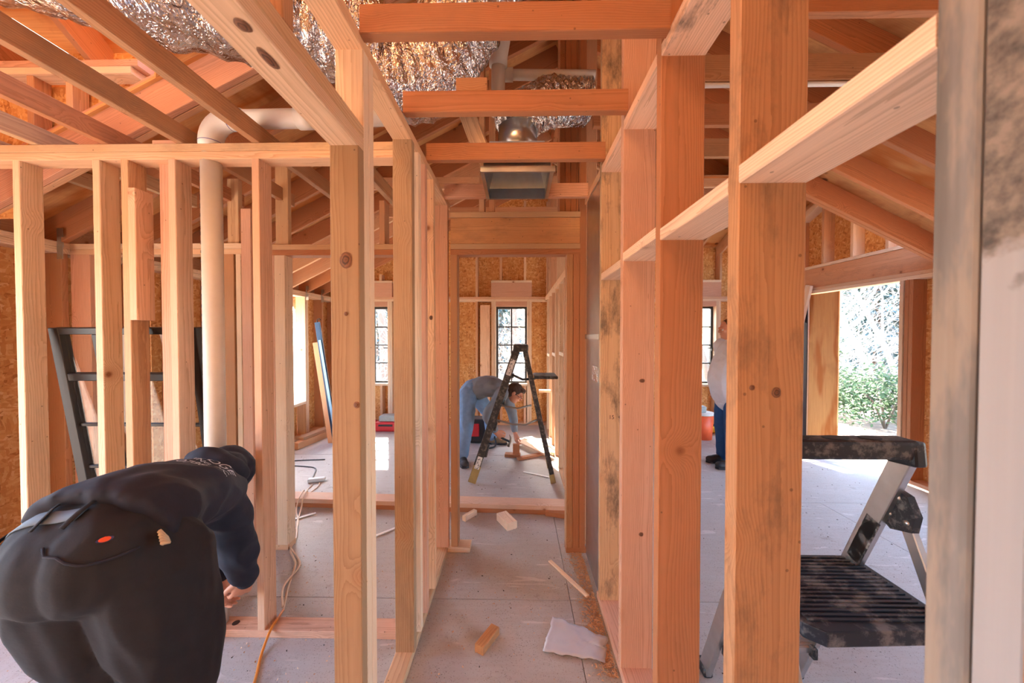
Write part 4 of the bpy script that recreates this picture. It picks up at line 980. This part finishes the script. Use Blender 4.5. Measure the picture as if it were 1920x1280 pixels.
# --- man in the dark hoodie, bent forward, back to us
m1 = empty('person', (-1.22, 1.0, 0), label='man in a dark navy hoodie and black trousers bending over at the plumbing wall', cat='person')
side1 = Vector((1, .12, 0))
bm = bmesh.new()
limb(bm, [(-1.21, .99, .92, .15, .11), (-1.25, 1.15, .94, .14, .11), (-1.31, 1.38, .88, .15, .11), (-1.345, 1.50, .85, .10, .08)], side=side1)
limb(bm, [(-1.345, 1.50, .85, .06), (-1.385, 1.62, .84, .055)])
hd = (-1.405, 1.70, .83); head(bm, hd, (-.1, .75, -.75), (.05, .7, .7), 1.0)
for s, sh, elb, wr_ in ((1, (-1.23, 1.44, .82), (-1.26, 1.55, .57), (-1.272, 1.615, .385)), (-1, (-1.50, 1.47, .82), (-1.52, 1.60, .58), (-1.42, 1.65, .36))):
    limb(bm, [(*sh, .05), (*elb, .042), (*wr_, .028)])
hand(bm, (-1.272, 1.615, .385), (-.35, .12, -.9), (-.6, .5, .2), (-.6, -.7, .1), .55, 1.0)
hand(bm, (-1.42, 1.65, .36), (.1, .1, -1), (.9, 0, .1), (0, -1, 0), .5, .95)
for hp, kn, an in (((-1.11, 1.03, .88), (-1.11, 1.11, .50), (-1.09, 1.0, .10)), ((-1.30, 1.0, .88), (-1.285, 1.08, .50), (-1.31, .97, .10))):
    limb(bm, [(*hp, .08), (*kn, .055), (*an, .04)])
link('body', remesh(bm, .0045, 2, 'body'), M['skin'], m1)
# trousers
bm = bmesh.new()
limb(bm, [(-1.205, .955, .90, .18, .12), (-1.205, .99, .93, .18, .122), (-1.21, 1.04, .935, .165, .11)], side=side1)
ell(bm, (-1.165, .98, .895), X3, (.15, .145, .142)); ell(bm, (-1.245, .97, .895), X3, (.15, .145, .142))
for hp, kn, an in (((-1.105, 1.03, .86), (-1.105, 1.10, .50), (-1.09, 1.01, .10)), ((-1.295, 1.0, .86), (-1.275, 1.08, .50), (-1.31, .98, .10))):
    limb(bm, [(hp[0], hp[1], hp[2], .145, .145), (hp[0]*.5+kn[0]*.5, hp[1]*.5+kn[1]*.5, .68, .138, .14), (*kn, .125, .125), ((kn[0]+an[0])/2, (kn[1]+an[1])/2-.01, .28, .105, .11), (*an, .09, .10)], side=(1, 0, 0))
tr_me = remesh(bm, .0075, 9, 'trousers', fold(.009, 8, 1, (1, 1, .5)))
trs = link('trousers', tr_me, M['trouser_black'], m1)
# hoodie
bm = bmesh.new()
limb(bm, [(-1.205, .985, .945, .20, .142), (-1.215, 1.05, .955, .197, .14), (-1.24, 1.12, .945, .195, .135), (-1.28, 1.24, .925, .185, .13), (-1.315, 1.38, .88, .18, .13), (-1.335, 1.47, .855, .16, .11), (-1.35, 1.53, .86, .10, .08)], side=side1, caps=(0, 1))
pass
limb(bm, [(-1.255, 1.41, .86, .085), (-1.235, 1.45, .81, .082), (-1.245, 1.51, .69, .074), (-1.26, 1.55, .575, .070), (-1.262, 1.585, .48, .062), (-1.27, 1.61, .41, .050)])
limb(bm, [(-1.46, 1.42, .86, .095), (-1.50, 1.48, .80, .09), (-1.52, 1.60, .60, .075), (-1.425, 1.648, .40, .05)])
hd_me = remesh(bm, .007, 10, 'hoodie', fold(.012, 7.5, 2, (1.2, .6, 1)))
hoo = link('hoodie', hd_me, M['hoodie_navy'], m1)
bm = bmesh.new(); limb(bm, [(-1.267, 1.606, .425, .050), (-1.273, 1.618, .38, .045)]); link('cuff', remesh(bm, .006, 2), M['hoodie_navy'], hoo)
# hood bunched over the head and neck
bm = bmesh.new()
ell(bm, (-1.40, 1.675, .865), frame((-.1, .75, -.6), (0, .6, .75)), (.122, .115, .10))
limb(bm, [(-1.46, 1.56, .90, .04), (-1.44, 1.55, .95, .045), (-1.37, 1.53, .975, .048), (-1.29, 1.54, .945, .045), (-1.26, 1.57, .89, .04)])
ell(bm, (-1.375, 1.60, .905), X3, (.105, .09, .075))
link('hood', remesh(bm, .007, 3, 'hood', fold(.007, 11, 3)), M['hoodie_navy'], hoo)
# belt, loops, pocket and logo lie on the trousers: found by dropping points onto the cloth
def bvh_of(me): return BVHTree.FromPolygons([v.co for v in me.vertices], [p.vertices for p in me.polygons])
def mesh_world(o): 
    me = o.data; mw = wloc(o); return BVHTree.FromPolygons([mw @ v.co for v in me.vertices], [tuple(p.vertices) for p in me.polygons])
bt = mesh_world(trs); bh = mesh_world(hoo)
def near(b, p, off):
    c, n, i, d = b.find_nearest(Vector(p)); return c+n*off
bm = bmesh.new(); prev = None
belt_c = Vector((-1.21, .985, .94)); ax_ = Vector((0, .92, .25)).normalized(); e1 = side1.normalized(); e2 = ax_.cross(e1).normalized()
def belt_pt(a, s, off):
    o_ = belt_c+ax_*s; d = e1*math.cos(a)+e2*math.sin(a)
    h = bt.ray_cast(o_+d*.5, -d); return (h[0] if h[0] else o_+d*.17)+d*off
rows = []
for k in range(25):
    a = math.radians(165+k*5); rows.append([bm.verts.new(belt_pt(a, s, .006)) for s in (-.052, -.035, -.018)])
for p, q in zip(rows, rows[1:]):
    for i in range(2): bm.faces.new((p[i], p[i+1], q[i+1], q[i]))
o = solid('belt', bm, M['belt_grey'], trs, True); md = o.modifiers.new('thick', 'SOLIDIFY'); md.thickness = .004
for a in (3.5, 4.25, 4.95):
    bm = bmesh.new(); P = [belt_pt(a, s, .011) for s in (-.075, -.055, -.035, -.015, .0)]
    add_tube(bm, P, (.007), 8, flat=.4, side=e1*-math.sin(a)+e2*math.cos(a)); solid('belt_loop', bm, M['trouser_black'], trs, True)
# view-independent decals: projected onto the cloth along a fixed direction
def decal(b, me, origin, xdir, ydir, off, name, mat, par):
    x, y = Vector(xdir).normalized(), Vector(ydir).normalized(); n = x.cross(y).normalized()
    ok = True
    for v in me.vertices:
        p = Vector(origin)+x*v.co.x+y*v.co.y
        h = b.ray_cast(p+n*.3, -n)
        v.co = (h[0]+n*off) if h[0] else p
    return link(name, me, mat, par)
def disc_mesh(rx_, ry_, r0=0., seg=24):
    bm = bmesh.new(); c = bm.verts.new((0, 0, 0)); rr_ = [[bm.verts.new((rx_*k/4*math.cos(2*math.pi*i/seg), ry_*k/4*math.sin(2*math.pi*i/seg), 0)) for i in range(seg)] for k in range(1, 5)]
    for i in range(seg): bm.faces.new((c, rr_[0][i], rr_[0][(i+1) % seg]))
    for a, b_ in zip(rr_, rr_[1:]):
        for i in range(seg): bm.faces.new((a[i], b_[i], b_[(i+1) % seg], a[(i+1) % seg]))
    me = bpy.data.meshes.new('disc'); bm.to_mesh(me); bm.free(); return me
def back_text(body, size, x, y):
    me = text_mesh(body, size)
    bm = bmesh.new(); bm.from_mesh(me); bmesh.ops.triangulate(bm, faces=bm.faces)
    bmesh.ops.subdivide_edges(bm, edges=[e for e in bm.edges if e.calc_length() > size*.25], cuts=1); bm.to_mesh(me); bm.free()
    decal(bh, me, (x, y, 1.05), (1, 0, -.55), (.02, 1, -.15), .0045, 'print', M['print_grey'], hoo)
back_text('EDGE', .060, -1.268, 1.39); back_text('ING, INC.', .036, -1.26, 1.35); back_text('0738', .052, -1.285, 1.29)
def patch(b, p, rx_, ry_, off, name, mat, par, tilt=0):
    c, n, i, d = b.find_nearest(Vector(p)); x = Vector((0, 0, 1)).cross(n).normalized(); x = Matrix.Rotation(tilt, 3, n) @ x; y = n.cross(x)
    me = disc_mesh(rx_, ry_)
    for v in me.vertices:
        q = c+x*v.co.x+y*v.co.y; h = b.find_nearest(q); v.co = h[0]+h[1]*off
    return link(name, me, mat, par)
pw = Vector((-1.085, .905, .98))
patch(bt, pw, .0165, .0062, .0035, 'logo_rim', M['logo_blue'], trs); patch(bt, pw, .0115, .0058, .005, 'logo', M['logo_orange'], trs)
P = []
for k in range(13):
    t = k/12; q = near(bt, (-1.20+.20*t, .90-.03*math.sin(t*3.14)+.03*t, .955-.02*math.sin(t*3.14)), .0035); P.append(q)
tube_obj('pocket_seam', P, .0032, M['hoodie_navy'], trs, 6)
bm = bmesh.new(); c = near(bt, (-1.0, .98, .95), .004)
for k in range(5):
    a = c+Vector((.006*k-.01, -.004*k, .012-.006*k)); add_tube(bm, [a, a+Vector((.012, -.014, .012)), a+Vector((.026, -.004, -.012+.005*k))], [.004, .006, .003], 6)
solid('pocket_lining', bm, M['pocket_cream'], trs, True)
# --- man in the grey-blue shirt bending beyond the doorway (faces right)
m2 = empty('person', (-.5, 4.45, 0), label='man in a grey-blue shirt and light jeans bending down behind the stepladder', cat='person')
bm = bmesh.new(); sd = Vector((.15, 1, 0))
limb(bm, [(-.60, 4.46, .80, .13, .10), (-.45, 4.45, .87, .13, .10), (-.26, 4.44, .85, .15, .10), (-.17, 4.43, .82, .10, .07)], side=sd)
limb(bm, [(-.20, 4.43, .83, .055), (-.09, 4.42, .80, .052)])
h2 = (-.035, 4.41, .795); head(bm, h2, (.80, -.12, -.62), (.60, 0, .8), 1.0)
armR = ((-.20, 4.27, .80), (-.36, 4.17, .56), (-.26, 4.22, .36)); armL = ((-.18, 4.60, .79), (-.07, 4.58, .50), (-.035, 4.50, .27))
for a in (armR, armL): limb(bm, [(*a[0], .05), (*a[1], .042), (*a[2], .028)])
hand(bm, armR[2], (.75, 0, -.65), (.3, .8, -.2), (.4, .1, .6), .75); hand(bm, armL[2], (.1, -.25, -1), (.6, -.5, 0), (.4, -.8, .3), .45)
legs2 = (((-.62, 4.36, .78), (-.62, 4.24, .44), (-.66, 4.18, .10)), ((-.56, 4.56, .78), (-.40, 4.80, .46), (-.36, 4.92, .10)))
for l in legs2: limb(bm, [(*l[0], .08), (*l[1], .055), (*l[2], .04)])
link('body', remesh(bm, .005, 2, 'body'), M['skin'], m2)
bm = bmesh.new()
limb(bm, [(-.53, 4.46, .83, .165, .135), (-.42, 4.45, .87, .165, .135), (-.28, 4.44, .865, .185, .125), (-.17, 4.43, .83, .11, .085)], side=sd)
for a in (armR, armL): limb(bm, [(*(Vector(a[0])*.8+Vector((-.24, 4.44, .84))*.2), .085), (*a[0], .08), (*(Vector(a[0])*.5+Vector(a[1])*.5), .07), (*a[1], .06), (*(Vector(a[1])*.15+Vector(a[2])*.85), .042)])
link('shirt', remesh(bm, .008, 3, 'shirt', fold(.006, 8, 4)), M['shirt_blue'], m2)
bm = bmesh.new()
limb(bm, [(-.62, 4.46, .78, .165, .13), (-.57, 4.46, .83, .16, .13), (-.52, 4.46, .85, .155, .125)], side=sd)
for l in legs2: limb(bm, [(*l[0], .115), (*(Vector(l[0])*.5+Vector(l[1])*.5), .10), (*l[1], .085), (*(Vector(l[1])*.4+Vector(l[2])*.6), .075), (*l[2], .07)])
link('jeans', remesh(bm, .008, 3, 'jeans', fold(.006, 9, 5)), M['jeans_light'], m2)
bm = bmesh.new(); f_, u_, r_ = frame((.80, -.12, -.62), (.60, 0, .8)); hc = Vector(h2)
ell(bm, hc+f_*-.022+u_*.036, (f_, u_, r_), (.099, .092, .082)); ell(bm, hc+f_*-.05-u_*.02, (f_, u_, r_), (.06, .07, .076)); ell(bm, hc+f_*.055+u_*.085, (f_, u_, r_), (.045, .03, .06))
link('hair', remesh(bm, .006, 1, 'hair', fold(.003, 30, 6)), M['hair_brown'], m2)
for s in (-1, 1):
    bm = bmesh.new(); ell(bm, hc+f_*.083+u_*.0-r_*s*.034, (f_, u_, r_), (.010, .008, .013), 10); solid('eye', bm, M['lid_white'], m2, True)
tube_obj('glasses', [hc+f_*.0+u_*.005+r_*.083, hc+f_*.095+u_*.005+r_*.06, hc+f_*.112+u_*.005, hc+f_*.095+u_*.005-r_*.06, hc+f_*.0+u_*.005-r_*.083], .003, M['tool_black'], m2, 6)
shoe('shoe', m2, legs2[0][2], (.35, -1), M['shoe_dark'], M['rubber_black']); shoe('shoe', m2, legs2[1][2], (1, -.1), M['shoe_tan'], M['rubber_black'])
hm = empty('hammer', (-.2, 4.2, .28), label='dark claw hammer held by the man in the grey-blue shirt', cat='hammer')
tube_obj('handle', [(-.30, 4.23, .36), (-.20, 4.225, .29), (-.10, 4.22, .245)], .013, M['tool_black'], hm, 10)
bm = bmesh.new(); add_tube(bm, [(-.115, 4.22, .185), (-.105, 4.22, .215), (-.09, 4.22, .25), (-.085, 4.22, .29), (-.10, 4.22, .33)], [.016, .014, .014, .011, .004], 10); solid('hammer_head', bm, M['steel_dull'], hm, True)
# --- man in the white shirt in the right room (faces left)
m3 = empty('person', (2.42, 4.15, 0), label='man in a white shirt and blue jeans standing in the right room', cat='person')
bm = bmesh.new(); sd = (0, 1, 0)
limb(bm, [(2.45, 4.15, .92, .14, .10), (2.42, 4.15, 1.10, .14, .12), (2.46, 4.15, 1.32, .16, .10), (2.47, 4.15, 1.43, .09, .07)], side=sd)
limb(bm, [(2.47, 4.15, 1.40, .055), (2.455, 4.15, 1.50, .052)]); h3 = (2.44, 4.15, 1.585); head(bm, h3, (-1, 0, -.08), (0, 0, 1))
arms3 = (((2.47, 3.95, 1.38), (2.52, 3.90, 1.10), (2.44, 3.97, .90)), ((2.47, 4.35, 1.38), (2.52, 4.40, 1.10), (2.44, 4.33, .90)))
for a in arms3: limb(bm, [(*a[0], .05), (*a[1], .042), (*a[2], .028)]); hand(bm, a[2], (-.3, 0, -1), (-.9, 0, .3), (-1, 0, -.2) if False else (-.3, .9 if a[0][1] < 4 else -.9, 0), .4)
legs3 = (((2.46, 4.06, .88), (2.44, 4.05, .48), (2.46, 4.05, .10)), ((2.46, 4.24, .88), (2.44, 4.25, .48), (2.46, 4.25, .10)))
for l in legs3: limb(bm, [(*l[0], .08), (*l[1], .055), (*l[2], .04)])
link('body', remesh(bm, .0055, 2, 'body'), M['skin'], m3)
bm = bmesh.new()
limb(bm, [(2.45, 4.15, .78, .19, .15), (2.425, 4.15, .92, .19, .175), (2.415, 4.15, 1.04, .195, .18), (2.45, 4.15, 1.24, .195, .145), (2.465, 4.15, 1.38, .15, .10), (2.47, 4.15, 1.43, .09, .075)], side=sd)
for a in arms3: limb(bm, [(*(Vector(a[0])*.8+Vector((2.46, 4.15, 1.38))*.2), .08), (*a[0], .078), (*a[1], .06), (*(Vector(a[1])*.15+Vector(a[2])*.85), .045)])
link('shirt', remesh(bm, .008, 3, 'shirt', fold(.006, 8, 7)), M['shirt_white'], m3)
bm = bmesh.new(); limb(bm, [(2.46, 4.15, .86, .165, .13), (2.45, 4.15, .94, .165, .135)], side=sd)
for l in legs3: limb(bm, [(*l[0], .105), (*l[1], .085), (*(Vector(l[1])*.4+Vector(l[2])*.6), .078), (*l[2], .075)])
link('jeans', remesh(bm, .008, 3, 'jeans', fold(.005, 9, 8)), M['jeans_dark'], m3)
bm = bmesh.new(); f_, u_, r_ = frame((-1, 0, -.08), (0, 0, 1)); hc = Vector(h3); ell(bm, hc+f_*-.022+u_*.036, (f_, u_, r_), (.10, .092, .082)); ell(bm, hc+f_*-.05-u_*.02, (f_, u_, r_), (.06, .06, .076))
link('hair', remesh(bm, .006, 1, 'hair'), M['hair_brown'], m3)
for s in (-1, 1):
    bm = bmesh.new(); ell(bm, hc+f_*.083-r_*s*.034, (f_, u_, r_), (.010, .008, .013), 10); solid('eye', bm, M['lid_white'], m3, True)
for l in legs3: shoe('shoe', m3, l[2], (-1, 0), M['shoe_dark'], M['rubber_black'])
for l, d in (((-1.09, 1.0), (.1, 1)), ((-1.31, .97), (-.1, 1))): shoe('shoe', m1, (*l, .1), d, M['shoe_dark'], M['rubber_black'])
# ------------------------------------------------------------------ outside
bm = bmesh.new(); nx = 60
for i in range(nx+1):
    for j in range(nx+1):
        x, y = -40+80*i/nx, -12+72*j/nx
        d = max(0, max(abs(x-.4)-4.4, y-6.6)); h = -.5-.02*d+.25*mnoise.noise(Vector((x*.15, y*.15, 0)))*min(1, d/3)
        if y > 26: h += (y-26)*.10
        bm.verts.new((x, y, h))
bm.verts.ensure_lookup_table()
for i in range(nx):
    for j in range(nx): a = i*(nx+1)+j; bm.faces.new((bm.verts[a], bm.verts[a+nx+1], bm.verts[a+nx+2], bm.verts[a+1]))
tag(solid('ground', bm, M['leaf_litter'], smooth=True), kind='structure')
def tree(name, label, x, y, h, seed, r0, lean=(0, 0), depth=5, mat='bark', twig=1.0):
    rnd = random.Random(seed); root = empty(name, (x, y, -.9), label=label, cat='tree', group=None)
    tb_, bb = bmesh.new(), bmesh.new()
    def grow(p, d, L, r, lev):
        n = 4; P = [p]; q = d.copy()
        for _ in range(n):
            q = (q+Vector((rnd.gauss(0, .10), rnd.gauss(0, .10), rnd.gauss(.03, .06)))).normalized(); P.append(P[-1]+q*L/n)
        rr_ = [r*(1-.42*i/n) for i in range(n+1)]
        add_tube(tb_ if lev == 0 else bb, P, rr_, 7 if lev < 2 else 4, cap=False)
        if lev >= depth: return
        for k in range(rnd.randint(2, 4) if lev else rnd.randint(5, 8)):
            t = rnd.uniform(.30, 1) if lev else rnd.uniform(.25, 1); i = min(n-1, int(t*n)); p2 = P[i].lerp(P[i+1], t*n-i)
            a = rnd.random()*6.28; sp = Vector((math.cos(a), math.sin(a), rnd.uniform(-.1, .6)))
            d2 = (q*.55+sp*.85).normalized(); grow(p2, d2, L*rnd.uniform(.45, .7), max(.004, rr_[i]*.5*twig), lev+1)
    grow(Vector((x, y, -.9)), Vector((lean[0], lean[1], 1)).normalized(), h, r0, 0)
    solid('trunk', tb_, M[mat], root, True); solid('branches', bb, M[mat], root, True); return root
def bush(name, label, x, y, z, rx_, ry_, rz_, n, seed, mat, ls=.07, cat='bush'):
    rnd = random.Random(seed); bm = bmesh.new()
    for _ in range(n):
        a, b = rnd.random()*6.283, math.acos(rnd.uniform(-.6, 1)); k = rnd.uniform(.55, 1.05)*(1+.25*math.sin(a*5+seed)+.2*math.sin(b*7))
        c = Vector((x+rx_*k*math.sin(b)*math.cos(a), y+ry_*k*math.sin(b)*math.sin(a), z+rz_*k*math.cos(b)))
        u = Vector((rnd.gauss(0, 1), rnd.gauss(0, 1), rnd.gauss(0, 1))).normalized(); v = u.orthogonal().normalized(); l = ls*rnd.uniform(.6, 1.4)
        bm.faces.new([bm.verts.new(c+u*l*p+v*l*.45*q) for p, q in ((-1, 0), (0, -1), (1, 0), (0, 1))])
    root = empty(name, (x, y, -.6), label=label, cat=cat)
    solid('foliage', bm, M[mat], root)
    bm = bmesh.new()
    for k in range(5):
        a = k*1.256; add_tube(bm, [(x, y, -.7), (x+rx_*.2*math.cos(a), y+ry_*.2*math.sin(a), z), (x+rx_*.5*math.cos(a), y+ry_*.5*math.sin(a), z+rz_*.5)], .02, 6)
    solid('stems', bm, M['bark'], root, True)
def shrub(name, label, x, y, h, n, seed, mat):
    rnd = random.Random(seed); bm = bmesh.new()
    def go(p, d, L, r, lev):
        P = [p]; q = d
        for _ in range(3): q = (q+Vector((rnd.gauss(0, .16), rnd.gauss(0, .16), rnd.gauss(0, .1)))).normalized(); P.append(P[-1]+q*L/3)
        add_tube(bm, P, [r, r*.8, r*.65, r*.45], 4, cap=False)
        if lev < 3:
            for k in range(4): a = rnd.random()*6.28; go(P[rnd.randint(1, 3)], (q*.7+Vector((math.cos(a), math.sin(a), rnd.uniform(-.2, .5)))*.7).normalized(), L*rnd.uniform(.5, .75), r*.55, lev+1)
    for k in range(n): a = rnd.random()*6.28; go(Vector((x+rnd.gauss(0, .25), y+rnd.gauss(0, .25), -.8)), Vector((math.cos(a)*.45, math.sin(a)*.45, 1)).normalized(), h*rnd.uniform(.45, .7), .016, 0)
    return tag(solid(name, bm, M[mat], smooth=True), label, 'shrub')
tree('bare_tree', 'bare multi-branched tree leaning left outside the wide door opening', 9.6, 8.9, 5.0, 11, .075, (-.45, .05), 5, 'bark_pale', 1.0)
tree('bare_tree', 'slender bare tree left of the leaning one, outside the wide opening', 9.6, 10.8, 6.5, 12, .05, (.05, 0), 5, 'bark_pale', 1.0)
tree('bare_tree', 'bare tree farther off behind the leaning tree outside the opening', 14.5, 13.5, 8.0, 13, .10, (-.1, .1), 5, 'bark', 1.0)
tree('bare_tree', 'bare tree with a stout trunk outside the middle far window', -.45, 12.5, 9.0, 14, .16, (.02, 0), 4, 'bark', 1.2)
tree('bare_tree', 'bare forked tree outside the left far window', -4.9, 13.0, 9.0, 15, .17, (-.04, 0), 4, 'bark', 1.2)
tree('bare_tree', 'thin bare tree beyond the middle far window, right of the stout one', .55, 16.5, 8.0, 16, .10, (0, 0), 4, 'bark', 1.2)
tree('bare_tree', 'bare tree with arching limbs outside the right far window', 7.2, 13.0, 8.0, 17, .15, (-.15, 0), 4, 'bark', 1.2)
bush('evergreen_bush', 'leafy green bush at the foot of the leaning tree outside the opening', 8.6, 8.4, -.05, 1.1, .9, .75, 5200, 3, 'leaf_green', .045)
bush('evergreen_bush', 'wide green bush left of the first one, outside the opening', 8.4, 9.9, .05, 1.0, .9, .8, 4200, 4, 'leaf_green', .05)
for x, y, h, w_, lab in ((17, 17, 11, 4.0, 'tall dark conifer behind the bare trees outside the opening'), (21, 24, 13, 5.0, 'tall dark conifer farthest off outside the opening'), (-1.2, 24, 12, 4.6, 'tall conifer filling the view through the middle far window'), (-9.5, 24, 11, 5, 'tall conifer filling the view through the left far window'), (3.4, 27, 11, 5, 'tall conifer right of the middle far window view'), (13, 20, 9, 4, 'conifer between the right far window and the wide opening')):
    rnd = random.Random(int(x*7+y)); bm = bmesh.new(); t_ = empty('conifer', (x, y, -.9), label=lab, cat='tree')
    for _ in range(5200):
        u = rnd.random()**.7; z = h*(1-u)*.97; a = rnd.random()*6.283; k = w_*.5*(.12+.88*u)*rnd.uniform(.35, 1)*(1+.2*math.sin(z*5))
        c = Vector((x+k*math.cos(a), y+k*math.sin(a), z-k*.25)); l = rnd.uniform(.14, .34); d = Vector((math.cos(a), math.sin(a), -.35+rnd.gauss(0, .3))).normalized(); s_ = Vector((-math.sin(a), math.cos(a), rnd.gauss(0, .4))).normalized()
        bm.faces.new([bm.verts.new(c+d*l*p+s_*l*.30*q) for p, q in ((-1, 0), (0, -1), (1, 0), (0, 1))])
    solid('foliage', bm, M['needle_green'], t_)
    tube_obj('trunk', [(x, y, -1.2), (x, y, h*.9)], [.2, .04], M['bark'], t_, 8)
hs = empty('shed', (8.9, 15.5, -.8), label='small grey-roofed shed outside the right far window', cat='shed')
bm = bmesh.new(); add_box(bm, (8.6, 16, -.2), (2.6, 2, 1.6)); solid('walls', bm, M['tool_grey'], hs)
plain('roof_grey', (150, 152, 156), .8, 0, .2, 9)
for s in (-1, 1): bx('roof_panel', 7.2, 10.0, 16+(-1.15 if s < 0 else 0), 16+(0 if s < 0 else 1.15), .6, .66, mat=M['roof_grey'], parent=hs)
bm = bmesh.new(); add_box(bm, (8.2, 14.985, -.35), (.7, .03, 1.2)); solid('door_leaf', bm, M['bark'], hs)

shrub('bare_shrub', 'pale leafless shrub with dense twigs in front of the leaning tree outside the opening', 8.9, 9.3, 3.6, 9, 21, 'bark_pale')
shrub('bare_shrub', 'pale leafless shrub left of the leaning tree outside the opening', 9.6, 11.4, 4.2, 9, 22, 'bark_pale')
shrub('bare_shrub', 'leafless shrub outside the middle far window', -.2, 10.5, 3.4, 8, 23, 'bark_pale')
shrub('bare_shrub', 'leafless shrub outside the left far window', -4.1, 10.4, 3.4, 8, 24, 'bark_pale')
